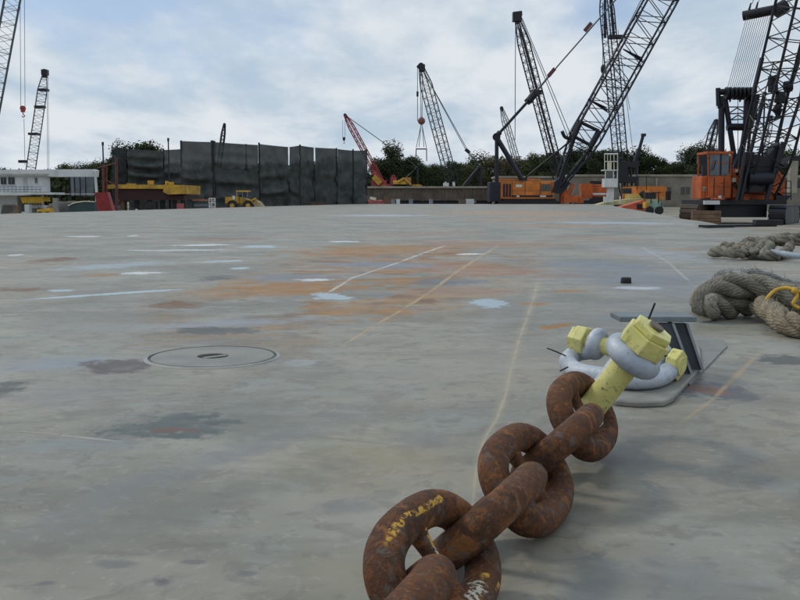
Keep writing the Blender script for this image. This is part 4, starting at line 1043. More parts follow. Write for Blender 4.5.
# house
q0, q1 = at(731.5, 186.5, Yg + .6), at(777, 200.2, Yg + .6); b = MB(); b.box(V(((q0.x + q1.x) / 2, Yg + 2.6, (q0.z + q1.z) / 2)), (q1.x - q0.x, 4, q0.z - q1.z)); hs = b.build('machinery_house', orange2, bc, bevel=.05)
b = MB(); b.prism([at(768, 187, Yg + 1), at(785, 196, Yg + 1), at(785, 179, Yg + 1), at(778, 169, Yg + 1), at(768, 178, Yg + 1)], (0, 3.2, 0)); b.build('engine_cover', orange2, hs)
panel('stripe', black, hs, 735, 188.4, 775, 189.3, Yg + .6, .04, .03)
panel('louvre', black, hs, 777, 188, 781.5, 190.5, Yg + 1, .06, .05); panel('label_plate', cream, hs, 778, 185, 781, 187, Yg + 1, .06, .05)
b = MB()
for x_, y_, s_ in ((733, 178, .5), (737, 172, .35), (739, 184, .55), (741, 190, .4), (735, 192, .5), (744, 195, .5)): b.box(at(x_, y_, Yg + .5), (s_, .6, s_ * 1.3))
b.build('winch_gear', orange2, bc)
b = MB(); b.sphere(at(737, 171, Yg + .2), .12, 8); b.box(at(733, 180, Yg + .2), (.3, .3, .25)); b.build('work_lamp', cream, bc)
b = MB()
for x_ in (786, 791): b.tube(at(x_, 181, Yg + 1), at(x_, 200, Yg + 1), .03, n=4)
for y_ in (181, 188, 193): b.tube(at(782, y_, Yg + 1), at(791, y_, Yg + 1), .025, n=4)
b.build('hand_rail', black, bc)
b = MB(); q0, q1 = at(777, 195, Yg + .3), at(792, 201, Yg + .3); b.prism([at(776, 195, Yg + .3), at(792, 195.5, Yg + .3), at(785, 202, Yg + .3), at(776, 202, Yg + .3)], (0, 3, 0)); b.build('walkway', blueblack, bc)
# gantry
Yh = Yg + 3.2
def gt(px0, py0, px1, py1, r, y=0, y2=None): b.tube(at(px0, py0, Yh + y), at(px1, py1, Yh + (y if y2 is None else y2)), r, n=6)
b = MB(); gt(719, 92, 756, 91, .22); gt(718, 88, 718.5, 106, .16); gt(718.5, 106, 722, 108, .16); gt(722, 96, 722, 160, .17, 1.2); gt(721.5, 108, 721, 160, .2)
gt(725, 98, 735, 162, .17); gt(748, 97, 747, 126, .27); gt(746, 126, 739, 170, .2); gt(748, 130, 733, 172, .16, -.5); gt(727, 127, 749, 127, .26)
gt(757, 95, 750, 128, .2, -.6); gt(752, 98, 757, 120, .13, -.3); b.build('gantry', blueblack, bc)
b = MB()
for k, x_ in enumerate((726.5, 730, 734.5, 738.5, 742.5, 746.5, 750.5)):
    c0 = at(x_, 93.5, Yh - .3); b.tube(c0 + V((-.07, 0, 0)), c0 + V((.07, 0, 0)), .42, n=14)
for x_ in (730, 740): b.tube(at(x_, 96, Yh - .4), at(x_, 102, Yh - .4), .12, .05, n=6)
b.box(at(739, 94, Yh - .2), (1.9, .5, .35)); b.build('gantry_sheaves', black, bc)
b = MB()
for (x0_, y0_, x1_, y1_) in ((727, 107, 745, 107), (727, 114, 746, 113), (728, 120, 746, 119), (728, 114, 737, 108), (737, 108, 746, 113), (729, 121, 738, 115), (738, 115, 747, 120)): b.tube(at(x0_, y0_, Yh + .2), at(x1_, y1_, Yh + .2), .04, n=4)
b.build('gantry_ladder', blueblack, bc)
# bridle and its lines
brl, brr = at(743, 16, Yh + .2), at(783, 8, Yh - 1.0)
b = MB(); b.tube(brl, brr, .31, n=14); b.tube(at(775, 12, Yh - 1), at(786, 5, Yh - 1), .42, n=12)
for x_, y_ in ((751, 4), (758, 3)): b.tube(at(x_ - 2.5, y_ + 9, Yh), at(x_, y_ - 1, Yh), .1, .05, n=5)
b.build('bridle', black, bc)
pr = []
for k in range(12):
    f = k / 11; pr.append((at(727 + 22 * f, 90, Yh - .3 + .6 * (k % 2)), at(747 + 24 * f, 16 - 3 * f, Yh - .2)))
lines('bridle_line', pr, .018, wire_m, bc)
lines('pendant_line', [(at(752, 4, Yh), at(776, -60, Yh)), (at(758, 3, Yh), at(782, -60, Yh)), (at(775, 8, Yh), at(796, -60, Yh)), (at(738, 95, Yh), at(738, 165, Yh))], .022, wire_m, bc)
# boom: box lattice, seen at an angle
b = MB(); Fb, Tb = at(757, 192, Yg + .2), at(845, -165, Yg - 5)
lattice(b, Fb, Tb, 2.35, 2.1, V((1, .2, 0)), .085, .035, 22, foot=.5, fl=.12, fw=.85, ns=6); b.build('boom', black, bc)
b = MB()
for (x0_, y0_, x1_, y1_, y_, r_) in ((745, 187, 753, 95, .6, .1), (741, 192, 765, 92, -.8, .12), (767, 192, 788, 92, .4, .1), (770, 190, 801, 96, -.8, .1), (762, 165, 765, 92, .2, .05),
                                    (753, 95, 762, 58, .6, .15), (801, 96, 806, 70, -.8, .12), (788, 92, 798, 62, .4, .15), (798, 62, 802, 40, .4, .12)):
    b.tube(at(x0_, y0_, Yg + y_), at(x1_, y1_, Yg + y_), r_, n=6)
b.build('boom_butt_chord', black, bc)
b = MB(); rl = [(753, 95, 788, 92), (760, 70, 795, 68), (753, 95, 795, 68), (788, 92, 772, 76), (762, 100, 799, 98), (754, 118, 795, 116), (750, 133, 788, 134), (747, 147, 783, 147), (754, 118, 762, 100), (762, 100, 780, 118), (780, 118, 799, 98),
               (750, 133, 780, 118), (757, 150, 788, 134), (747, 147, 770, 134), (770, 134, 757, 118), (762, 63, 798, 60), (765, 92, 774, 62), (772, 62, 790, 80), (745, 153, 772, 153)]
for i_, (x0_, y0_, x1_, y1_) in enumerate(rl): b.tube(at(x0_, y0_, Yg - .8 + (i_ % 2) * 1.2), at(x1_, y1_, Yg + .4 - (i_ % 2) * 1.2), .04, n=5)
b.build('boom_lacing', black, bc)
b = MB(); b.tube(at(773, 76, Yg), at(773, 92, Yg), .3, n=10); b.tube(at(781, 92, Yg), at(779, 103, Yg), .3, n=10); b.tube(at(785, 87, Yg), at(791, 86, Yg), .36, n=10); b.tube(at(778, 109, Yg), at(778, 117, Yg), .3, .12, n=10)
b.tube(at(780, 104, Yg), at(775, 111, Yg), .22, n=8); b.build('boom_sheaves', black, bc)
b = MB(); b.prism([at(744, 192, Yg - .6), at(771, 192, Yg - .6), at(777, 172, Yg - .6), at(780, 142, Yg - .6), at(766, 158, Yg - .6), at(758, 154, Yg - .6), at(746, 155, Yg - .6)], (0, 1.3, 0)); b.build('winch_shroud', black, bc)
b = MB(); b.tube(at(748, 178, Yg - .8), at(772, 178, Yg - .8), .42, n=14); b.build('hoist_drum', blueblack, bc)
b = MB()
for a_, c_ in (((746, 152), (737, 201)), ((783, 142), (766, 202)), ((752, 152), (741, 200))): b.tube(at(*a_, Yg - .9), at(*c_, Yg - .9), .13, n=6)
b.build('boom_leg', black, bc)
# timber mats under the near track
tm = empty('timber_mat_stack', gx(707, 57.2), 'stack of brown timber mats beside the left crawler track of the big crane', 'timber mats')
for lv in range(4):
    for k in range(3):
        b = MB(); q = gx(707, 56.8 + k * .32, GZ + .12 + lv * .22); b.box(q + V((random.uniform(-.05, .05), 0, 0)), (1.7, .28, .2)); b.build('timber', timber, tm)

# ------------------------------------------------------------------ concrete quay building and walls
def wall_thing(name, lab, cat, x0, x1, ytop, Y, m, th=4., cop=True, yroof=None):
    a, c = at(x0, ytop, Y), at(x1, ytop, Y); root = empty(name, gx((x0 + x1) / 2, Y), lab, cat)
    b = MB(); zt = (a.z + c.z) / 2; b.box(V(((a.x + c.x) / 2, Y + th / 2, (zt + GZ) / 2)), (c.x - a.x, th, zt - GZ)); wl = b.build('wall', m, root)
    if cop:
        b = MB(); b.box(V(((a.x + c.x) / 2, Y + th / 2 - .15, zt + .18)), (c.x - a.x + .5, th + .3, .36)); b.build('coping', concrete_roof, root)
    return root
q = wall_thing('concrete_building', 'long low weathered concrete building with two dark windows left of the big crane', 'building', 570, 703, 176.5, 172, concrete, 9)
for x0_, x1_ in ((662, 671), (681, 690)):
    o = panel('window', paint('shutter', (.085, .08, .07), .8), q, x0_, 187, x1_, 194.5, 172, .1, .03)
    panel('window_bar', concrete, o, (x0_ + x1_) / 2 - .2, 187, (x0_ + x1_) / 2 + .2, 194.5, 172, .08, .06)
panel('doorway', black, q, 590, 181, 603, 205, 172, .1, .03)
for x_ in (620, 656): panel('pilaster', concrete_roof, q, x_, 178, x_ + .7, 205, 172, .3, .2)
wall_thing('concrete_shed', 'long concrete shed roof strip behind the orange crawler crane', 'building', 497, 569.5, 178, 178, concrete, 9)
q = wall_thing('concrete_building', 'pale concrete quay wall section at the far right picture edge', 'building', 777, 860, 178, 120, concrete, 5)
panel('upper_wall', glass_d, q, 783, 180, 858, 188, 120, .1, .03)
b = MB(); q0, q1 = at(789.5, 161, 100), at(795, 204, 100); b.box(V(((q0.x + q1.x) / 2, 100, (q0.z + GZ) / 2)), (q1.x - q0.x, .7, q0.z - GZ))
tag(b.build('concrete_pillar', concrete_roof), 'pale square concrete pillar at the right edge behind the big crane', 'pillar')
b = MB(); q0, q1 = at(789, 156, 101), at(830, 163, 101); b.box(V(((q0.x + q1.x) / 2, 101.5, (q0.z + q1.z) / 2)), (q1.x - q0.x, 3, q0.z - q1.z))
tag(b.build('steel_canopy', black), 'dark roof canopy resting on the pale pillar at the right edge', 'canopy')
b = MB(); q0, q1 = at(781, 193, 85), at(850, 206, 85); b.box(V(((q0.x + q1.x) / 2, 85.5, (q0.z + GZ) / 2)), (q1.x - q0.x, 1, q0.z - GZ))
tag(b.build('concrete_barrier', concrete), 'low grey concrete barrier behind the right crawler track', 'barrier')

# control booth
bo = empty('control_booth', gx(611, 118), 'white control booth raised on a pedestal with railed platform on top', 'booth')
Yk = 118.
def bx(name, m, par, x0, y0, x1, y1, Y, dpt):
    a, c = at(x0, y0, Y), at(x1, y1, Y); b = MB(); b.box(V(((a.x + c.x) / 2, Y + dpt / 2, (a.z + c.z) / 2)), (c.x - a.x, dpt, a.z - c.z)); return b.build(name, m, par)
bx('pedestal', white_m, bo, 608, 187, 613.5, 210, Yk + .5, .8)
cabn = bx('cabin', white_m, bo, 604.8, 178.5, 617.8, 187.2, Yk, 1.7); bx('cabin_roof', white_m, bo, 604.3, 169.6, 618.4, 170.6, Yk - .1, 1.9)
for x_ in (605.1, 613.2, 617.1): bx('cabin_post', white_m, cabn, x_, 170.6, x_ + .7, 178.5, Yk, .1)
bx('cabin_back', white_m, cabn, 605.8, 170.6, 613.2, 178.5, Yk + 1.6, .08)
bx('window', paint('booth_glass', (.10, .105, .10), .15), cabn, 605.9, 171.2, 613.1, 178.4, Yk + .05, .05)
b = MB()
for x_ in (604.6, 607.6, 610.5, 614, 617.6):
    for yy in (0, 1.6): b.tube(at(x_, 154, Yk + yy), at(x_, 170, Yk + yy), .055, n=4)
b.build('platform_post', cream, bo)
b = MB()
for y_ in (154, 161.5):
    b.tube(at(604.3, y_, Yk), at(618, y_, Yk), .09 if y_ == 154 else .04, n=4); b.tube(at(604.3, y_, Yk + 1.6), at(618, y_, Yk + 1.6), .05, n=4)
b.build('hand_rail', white_m, bo)
bx('locker', cream, bo, 608.5, 161.5, 611.5, 169.6, Yk + .8, .5)
# ------------------------------------------------------------------ clutter right of the booth
rp_ = empty('loading_ramp', gx(625, 100), 'pale yellow sloped loading ramp at the right far corner of the deck', 'ramp')
b = MB(); b.prism([at(597, 205, 108), at(640, 204.5, 108), at(660, 206, 108), at(658, 198.2, 108), at(632, 199, 108), at(612, 201, 108)], (0, 3, 0)); b.build('ramp_deck', paint('pale_yellow', (.45, .40, .20), .7, 0, .25, 1, .2), rp_)
b = MB()
for x_ in (604, 612, 620): b.tube(at(x_, 196.5, 107.5), at(x_, 203, 107.5), .1, n=5)
b.box(at(606, 199.5, 107.5), (.5, .3, .6)); b.box(at(610, 200, 107.5), (.4, .3, .5)); b.build('rail_post', white_m, rp_)
os_ = empty('orange_skid', gx(634, 84), 'orange-red steel skid frame with dark opening beside the ramp', 'skid')
b = MB(); b.prism([at(620, 209, 86), at(648, 211.5, 86), at(648, 203, 86), at(643, 200.5, 86), at(622, 206.5, 86)], (0, 1.6, 0)); b.build('frame', paint('orange_red', (.52, .10, .04), .6, 0, .25, 2, .2), os_)
panel('opening', black, os_, 637, 204, 643, 209, 86, .1, .04); panel('post', orange2, os_, 643.5, 199, 645.5, 211, 86, .15, .12)
fl = empty('forklift', gx(655, 82), 'small faded green and yellow forklift truck at the right edge of the deck', 'forklift')
bx('body', green_m, fl, 650, 201, 661, 209, 82, 1.2); bx('counterweight', yellow_m, fl, 646, 202, 651, 208, 82.1, 1.1)
b = MB()
for x_ in (651, 658.5): b.tube(at(x_, 193, 82), at(x_, 203, 82), .05, n=5); b.tube(at(x_, 193, 83.1), at(x_, 203, 83.1), .05, n=5)
b.box(at(654.7, 192.6, 82.5), (.8, 1.3, .07)); b.build('roll_cage', black, fl)
b = MB(); b.tube(at(662, 197, 82.2), at(662.5, 212, 82.2), .07, n=5); b.tube(at(662, 197, 83), at(662.5, 212, 83), .07, n=5); b.build('mast', green_m, fl)
for x_ in (650, 659.5):
    b = MB(); q = at(x_, 210.5, 81.9); b.tube(q, q + V((0, .3, 0)), .36, n=14); b.build('wheel', rubber, fl)
yh = empty('orange_compressor', gx(643, 112), 'small orange machine house with yellow base between booth and forklift', 'machine')
bx('housing', orange, yh, 636, 186.5, 650, 195, 112, 2); bx('base', paint('mustard', (.5, .36, .10), .6), yh, 630, 194, 649, 200, 111, 2.5); bx('cage', black, yh, 646, 192.5, 656, 199, 106, 1.2)
b = MB(); b.tube(at(641, 192, 111), at(645, 197, 111), .35, n=10); b.build('intake_pipe', black, yh)
for x_, y0_, y1_ in ((647, 176, 188), (652, 176, 188), (638, 170, 187)):
    pass
b = MB(); b.tube(at(646.5, 176, 111), at(646.5, 190, 111), .05, n=4); b.tube(at(637, 170, 111), at(637, 190, 111), .06, n=4); b.tube(at(637, 176.5, 111), at(651, 176.5, 111), .04, n=4); b.build('antenna', black, yh)

# ------------------------------------------------------------------ rusty moored barge beyond the deck
rb = empty('moored_barge', gx(430, 150), 'long low rusty grey barge hull lying beyond the far end of the deck', 'barge')
q0, q1 = at(367, 188, 150), at(488, 200.5, 150)
b = MB(); b.box(V(((q0.x + q1.x) / 2, 155, (q0.z + q1.z) / 2)), (q1.x - q0.x, 10, q0.z - q1.z)); hl = b.build('hull', rustgrey, rb)
b = MB(); b.box(V(((q0.x + q1.x) / 2, 154.8, q0.z + .12)), (q1.x - q0.x + .4, 10.5, .3)); b.build('gunwale', concrete_roof, rb)
for k in range(30):
    x_ = 371 + k * 4; b = MB(); q = at(x_, 194, 149.9); b.box(q, (.16, .16, 1.7)); b.build('hull_rib', rustgrey, hl)
b = MB(); q2 = at(0, 202.5, 150); b.box(V(((q0.x + q1.x) / 2, 155, q2.z - .3)), (q1.x - q0.x - 1, 9, 1.)); b.build('lower_hull', black, rb)
ex = empty('excavator', at(404, 186, 149.8), 'small yellow-orange excavator standing on the rusty barge', 'excavator')
b = MB(); b.box(at(400, 183.5, 152), (2.2, 1.8, .9)); b.build('body', yellow_m, ex, bevel=.08); b = MB(); b.box(at(407, 182, 152), (1.3, 1.5, 1.4)); b.build('cab', paint('rust_orange', (.4, .17, .05)), ex)
b = MB(); b.tube(at(398, 182, 151), at(404, 178.5, 151), .2, n=6); b.tube(at(404, 178.5, 151), at(411, 185, 151), .16, n=6); b.build('boom', yellow_m, ex); b = MB(); b.box(at(402, 186, 152), (3.2, 1.8, .5)); b.build('tracks', black, ex)
rs_ = empty('red_winch', at(393, 187, 152), 'small dull red winch frame on the rusty barge beside the excavator', 'winch')
b = MB(); b.tube(at(390, 187, 153), at(393, 175, 153), .12, n=5); b.tube(at(397, 187, 153), at(394, 175, 153), .12, n=5); b.box(at(393.5, 182, 153), (1.0, .6, 1.4)); b.box(at(392, 186, 153), (2, .8, .6)); b.build('frame', redpaint, rs_)
for x_, y_, lab in ((446, 186, 'small white crate with box on the deck of the rusty barge'), (454, 186, 'thin pale post on the deck of the rusty barge')):
    b = MB(); b.box(at(x_, y_ - .5, 152), (.9 if x_ < 450 else .3, .6, .8)); b.box(at(x_ - .5, y_ - 2.5, 152), (.3, .3, .5)); tag(b.build('crate' if x_ < 450 else 'post', white_m), lab, 'crate' if x_ < 450 else 'post')
# junk along the far deck edge
def junk(name, lab, cat, x, y, Y, parts):
    r_ = empty(name, gx(x, Y), lab, cat)
    for nm, m, kind, args in parts:
        b = MB()
        if kind == 'b': b.box(at(args[0], args[1], Y), args[2], Matrix.Rotation(args[3] if len(args) > 3 else 0, 3, 'Y'))
        elif kind == 't':
            b.tube(at(args[0], args[1], Y), at(args[2], args[3], Y), args[4], n=8)
        b.build(nm, m, r_)
    return r_
junk('pipe_bundle', 'faded red pipes stacked at the foot of the windscreen end', 'pipes', 375, 201, 132, [('pipe', pinkish, 't', (368, 201.5, 383, 201.5, .22)), ('pipe', pinkish, 't', (369, 203, 384, 203, .2)), ('cap', cream, 'b', (373, 198.5, (.9, .4, .4), .2))])
junk('pump', 'small brown pump unit left of the grey drums beyond the deck', 'pump', 388, 200, 135, [('body', timber, 'b', (388, 199.5, (1.1, .6, 1.1))), ('outlet', rustgrey, 't', (385, 200, 391, 197, .18))])
for x_, lab in ((393.5, 'leftmost grey drum beyond the far deck edge'), (398, 'second pale drum beyond the far deck edge'), (411, 'third drum, low and dull, beyond the far deck edge'), (431, 'pale upright drum below the lattice crane boom')):
    b = MB(); q = gx(x_, 131, .35); b.tube(V((q.x, 131, -.5)), V((q.x, 131, .55)), .28, n=14); b.tube(V((q.x, 131, .551)), V((q.x, 131, .6)), .3, n=14); tag(b.build('drum', panelgrey if x_ != 398 else white_m), lab, 'drum')
junk('pump', 'white and blue pump unit near the black crane counterweight', 'pump', 470, 202, 131, [('body', white_m, 'b', (470, 201.5, (1.1, .6, .7))), ('frame', panelgrey, 't', (464, 202, 476, 202, .15)), ('tank', rustgrey, 'b', (462, 201.5, (.9, .6, .6)))])

# ------------------------------------------------------------------ windscreen fence
def net_panel(name, parent, x0, t0, x1, t1, Y0, Y1, m, folds, seed, sag=.07, zb=-.9):
    b = MB(); nx, nz = 14, 36; vs = []
    for j in range(nz + 1):
        for i in range(nx + 1):
            f = i / nx; px = x0 + (x1 - x0) * f; Y = Y0 + (Y1 - Y0) * f
            ty = t0 + (t1 - t0) * f + sag * 8 * f * (1 - f)
            p = at(px, ty, Y); zt = p.z; h_ = j / nz
            z = zb + (zt - zb) * h_
            o_ = 0
            for fz, amp in folds:
                amp *= 1.9; dz = (h_ - fz + .02 * math.sin(f * 3 + seed)); o_ += amp * math.exp(-(dz / .045) ** 2) - amp * .6 * math.exp(-((dz + .05) / .03) ** 2)
            o_ *= math.sin(PI * min(1, max(0, f * 1.04 - .02))) ** .4
            o_ += .6 * noise.noise(V((px * .07, h_ * 4, seed))) + .35 * noise.noise(V((px * .2, h_ * 9, seed)))
            o_ *= 1 - h_ ** 5
            vs.append(V((p.x, Y - o_, z)))
    fs_ = [(j * (nx + 1) + i, j * (nx + 1) + i + 1, (j + 1) * (nx + 1) + i + 1, (j + 1) * (nx + 1) + i) for j in range(nz) for i in range(nx)]
    b.add(vs, fs_, True); return b.build(name, m, parent)
def yline(px): return 99 + (px - 181) * (122 - 99) / 186
ws = empty('windscreen_fence', gx(274, 110), 'tall dark mesh windscreen hung in sagging panels between poles beyond the deck', 'fence')
cols = [(181, 141, 211.5, 142, [(.25, .5), (.5, .55), (.75, .4)]), (213.5, 142, 258, 145, [(.2, .5), (.42, .45), (.7, .55), (.86, .3)]), (259.5, 144, 288.2, 147, [(.3, .6), (.55, .3)]), (289.4, 147, 299.2, 145.5, [(.3, .3)]),
        (300.2, 145.5, 313.8, 147.5, []), (315, 147.5, 336, 148.5, [(.6, .1)]), (337.4, 149, 352.5, 150.5, []), (353.5, 150.5, 367, 150.5, [])]
for k, (x0_, t0_, x1_, t1_, fo) in enumerate(cols):
    net_panel('netting_panel', ws, x0_, t0_, x1_, t1_, yline(x0_), yline(x1_), net_m, fo, k * 3.7)
for k, (x0_, x1_, yb_) in enumerate(((288.0, 289.6, 165), (313.6, 315.2, 168), (335.8, 337.6, 172))):      # seams closed below the slits
    net_panel('netting_panel', ws, x0_, yb_, x1_, yb_, yline(x0_), yline(x1_), net_m, [], k)
net_panel('netting_panel', ws, 186, 142, 366, 152, 103, 126, net_m, [(.4, .4)], 50, sag=.3) if False else None
for px, ty in ((181, 140.5), (212.3, 140.5), (214.5, 141), (246, 144), (259, 142.5), (300, 144.5), (336.5, 148), (353, 149), (366.5, 149.5)):
    Y = yline(px) + .35; p = at(px, ty, Y); b = MB(); b.tube(V((p.x, Y, GZ)), p, .11 if px != 212.3 else .2, n=6); b.build('pole', black, ws)
w2 = empty('windscreen_fence', gx(146, 128), 'second dark mesh windscreen with deep horizontal folds above the yellow hull', 'fence')
net_panel('netting_panel', w2, 111, 146, 124.5, 149.5, 124, 126, net_thin, [(.6, .2)], 21)
net_panel('netting_panel', w2, 127, 149, 163, 151, 126, 127, net_m, [(.42, .6), (.58, .65), (.74, .65), (.9, .5)], 31)
net_panel('netting_panel', w2, 163.5, 150, 182, 149, 127, 127, net_m, [(.42, .5), (.6, .6), (.76, .6)], 41)
for px, ty in ((124.5, 148), (163.3, 149)):
    p = at(px, ty, 127.4); b = MB(); b.tube(V((p.x, 127.4, GZ)), p, .13, n=6); b.build('pole', black, w2)
for px, ty, Y, lab, m in ((102.7, 142, 84, 'thin black mast rising above the red frame left of the yellow hull', blueblack), (168.2, 138, 88, 'thin black mast standing in front of the folded windscreen', blueblack)):
    p = at(px, ty, Y); b = MB(); b.tube(V((p.x, Y, GZ)), p, .085, .06, n=6); b.tube(p + V((0, 0, -.3)), p, .1, n=6); tag(b.build('mast', m), lab, 'mast')
# yellow and red hull on blocks
yv = empty('yellow_deck_hull', gx(140, 86), 'yellow-decked dark red hull on blocks in front of the second windscreen', 'hull')
def front(name, m, pts, Y, dpt, par, tz=0): b = MB(); b.prism([at(x, y, Y) for x, y in pts], (0, dpt, 0)); return b.build(name, m, par)
front('deck_band', yellow_m, [(107, 188.6), (163, 188.8), (163, 185), (112, 184.3), (108, 184.8)], 86, 7, yv)
front('bow_band', yellow_m, [(163.2, 192), (168, 194.5), (184, 194), (184, 185), (163.2, 184.8)], 85.6, 7, yv)
front('hull', darkred, [(113, 188.7), (163, 188.9), (172, 195), (184, 195), (184, 200), (118, 200.5)], 86.3, 6, yv)
for x0_, y0_, x1_, y1_ in ((147.5, 180.5, 152.5, 184.6), (165, 181, 167, 184.9), (168.5, 182, 172.5, 184.9), (126, 183.5, 134, 184.4)):
    bx('deck_fitting', yellow_m, yv, x0_, y0_, x1_, y1_, 87, .6)
for x_ in (121, 134, 147, 160, 172, 180): bx('support_block', timber if x_ % 2 else black, yv, x_, 200.3, x_ + 3.5, 214, 87, .8)
bx('fender_pad', pinkish, yv, 176.5, 203.5, 183, 209.5, 84, .4)
bx('dark_mound', dirt_shade_m, yv, 142, 201.5, 156, 209, 86.2, .6)
# red frame and hopper
rf = empty('red_hopper', gx(104, 70), 'bright red steel hopper with slanted side beside two red posts', 'hopper')
front('side_plate', paint('deep_red', (.24, .015, .015), .5, 0, .3, 2, .15), [(94.8, 192.3), (107.5, 192.2), (114, 214), (99, 215), (96.5, 205)], 70, .6, rf)
front('edge_rib', pinkish, [(106.8, 192), (108.4, 192), (115, 214), (113.2, 214)], 69.9, .1, rf)
rp2_ = empty('red_post_frame', gx(110, 72), 'rusty red upright posts with cross pipe left of the yellow hull', 'frame')
b = MB(); b.tube(gx(116.3, 74), at(116.3, 157, 74), .11, n=8); b.build('post', redrust, rp2_)
b = MB(); b.tube(gx(103.5, 76), at(103.5, 165, 76), .13, n=8); b.build('post', redrust, rp2_)
b = MB(); b.tube(gx(106.5, 76), at(106.5, 166, 76), .07, n=8); b.build('post', redrust, rp2_)
b = MB(); b.tube(at(98, 168, 75), at(117, 163, 75), .05, n=6); b.tube(at(104, 179, 75), at(116, 185, 75), .05, n=6); b.tube(at(112, 214, 74), at(119, 200, 74), .08, n=6); b.build('cross_pipe', redrust, rp2_)
# bench and wheeled things in front of the windscreen
bn = empty('work_bench', gx(202, 88), 'rust-topped steel work bench in front of the windscreen', 'bench')
bx('top', paint('rusty_top', (.38, .17, .09), .7, 0, .3, 3, .2), bn, 192, 199.3, 210, 201, 88, 1.5)
for x_ in (192.5, 208.5): bx('leg', black, bn, x_, 201, x_ + 1, 212, 88, .2); bx('leg', black, bn, x_, 201, x_ + 1, 212, 89.2, .2)
bx('shelf', panelgrey, bn, 193.6, 204, 208.4, 206.5, 88.1, 1.1)
bx('clutter', rustgrey, bn, 196, 197.9, 203, 199.2, 88.3, .6)
fr_ = empty('gas_cage', gx(212, 86), 'small pale blue-white tubular cage right of the work bench', 'cage')
b = MB()
for x_ in (209, 211.5, 215): b.tube(gx(x_, 86), at(x_, 198, 86), .05, n=5)
for y_ in (198.5, 203, 207): b.tube(at(209, y_, 86), at(215, y_, 86), .05, n=5)
b.tube(at(209, 207, 86), at(215, 199, 86), .04, n=5); b.build('frame', white_m, fr_); bx('bottle', panelgrey, fr_, 212.2, 200.5, 214.2, 212, 86.2, .25)
# wheel loader
wl_ = empty('wheel_loader', gx(242, 84), 'yellow wheel loader with canopy and raised bucket arms facing right', 'loader')
YL = 84.
bx('engine_hood', yellow_m, wl_, 225, 196.8, 239, 203.5, YL + .3, 1.4)
bx('chassis', yellow_m, wl_, 226, 202, 252, 205.5, YL + .5, 1.1)
front('front_frame', yellow_m, [(239, 204), (253, 206), (256, 199), (249, 199.5), (240, 197)], YL + .4, 1.2, wl_)
bx('canopy', yellow_m, wl_, 236, 190.4, 247.5, 191.8, YL + .1, 1.8)
for x_ in (236.5, 242, 247): bx('canopy_post', yellow_m if x_ < 240 else panelgrey, wl_, x_, 191.8, x_ + .7, 200, YL + .15, .1)
bx('seat', rubber, wl_, 239, 195, 242, 199.5, YL + .7, .7); bx('grille', white_m, wl_, 232.5, 195.8, 235, 199.5, YL + .24, .05)
b = MB(); b.tube(at(246, 199, YL + .2), at(258, 206.5, YL + .2), .12, n=6); b.tube(at(246, 199, YL + 1.7), at(258, 206.5, YL + 1.7), .12, n=6); b.tube(at(247, 203, YL + .3), at(256, 198.5, YL + .3), .1, n=6); b.build('lift_arm', yellow_m, wl_)
front('bucket', paint('worn_bucket', (.35, .27, .12), .6, 0, .4, 3, .4), [(255, 200.5), (258, 202), (262.5, 207.5), (256, 208.5), (253.5, 204)], YL - .1, 2.2, wl_)
for x_ in (232, 248):
    for yy in (.0, 1.5):
        b = MB(); q = at(x_, 205.6, YL + yy); b.tube(q, q + V((0, .4, 0)), .48, n=18); wh = b.build('wheel', rubber, wl_)
        b = MB(); b.tube(q + V((0, -.03, 0)), q, .2, n=12); b.build('hub', yellow_m, wh)
pl = empty('plank_pile', gx(315, 118), 'low pile of orange-brown planks at the foot of the windscreen', 'planks')
for k in range(4):
    b = MB(); b.box(at(311 + k * 2, 205.5 - k * .7, 115), (2.4 - .2 * k, .6, .12)); b.build('plank', timber if k % 2 else redrust, pl)
bx('box', cream, pl, 316, 203.2, 318, 205, 115, .4)

# ------------------------------------------------------------------ white quarters building on the left
YB = 78.
wb = empty('site_office', gx(20, YB), 'white two-storey site office with balcony and yellow awning at the left edge', 'building')
uw = bx('upper_wall', white_m, wb, -40, 176, 42.4, 192, YB, 1.8); lw = bx('lower_wall', white_m, wb, -40, 195.4, 18, 216, YB + .8, 1.5)
bx('lower_wall', paint('painted_shade_wall', (.30, .29, .25), .8, 0, .2, 1), wb, 18, 195.4, 42, 216, YB + 1.6, .6)  # white wall coloured darker here to stand for shade under the awning
bx('roof', white_m, wb, -45, 169.6, 47.5, 175.9, YB - .5, 2.6); bx('eave_shade_strip', paint('eave_shade_grey', (.36, .35, .33), .7), wb, -45, 173.8, 48.8, 175.3, YB - .56, .05)  # thin strip below the roof, its grey painted as eave shadow
bx('balcony_floor', white_m, wb, -45, 192.4, 52.5, 194.6, YB - 1.2, 2.9)
for x0_, x1_, y0_, y1_ in ((-8, -3, 177, 184), (.5, 6.3, 177.5, 184.5), (8, 14.6, 177.3, 184.5), (34.8, 37.2, 177.8, 183.2)):
    wn_ = bx('window', glass_d, uw, x0_, y0_, x1_, y1_, YB - .05, .1); bx('frame', white_m, wn_, (x0_ + x1_) / 2 - .2, y0_, (x0_ + x1_) / 2 + .2, y1_, YB - .09, .05); bx('sill', white_m, wn_, x0_ - .4, y1_, x1_ + .4, y1_ + .5, YB - .15, .2)
bx('door', paint('door_blue_grey', (.42, .45, .46), .6), uw, 23, 178, 27.6, 192, YB - .04, .1)
b = MB()
for x_ in range(-40, 43, 4): b.tube(at(x_, 186.7, YB - 1.1), at(x_, 192.3, YB - 1.1), .022, n=4)
for y_ in (186.7, 189.4): b.tube(at(-40, y_, YB - 1.1), at(42, y_, YB - 1.1), .025, n=4)
b.build('balcony_rail', panelgrey, wb)
front('awning', awning, [(20.5, 197), (42.5, 197), (43.5, 201.5), (21.5, 201.5)], YB - .6, 1.6, wb)
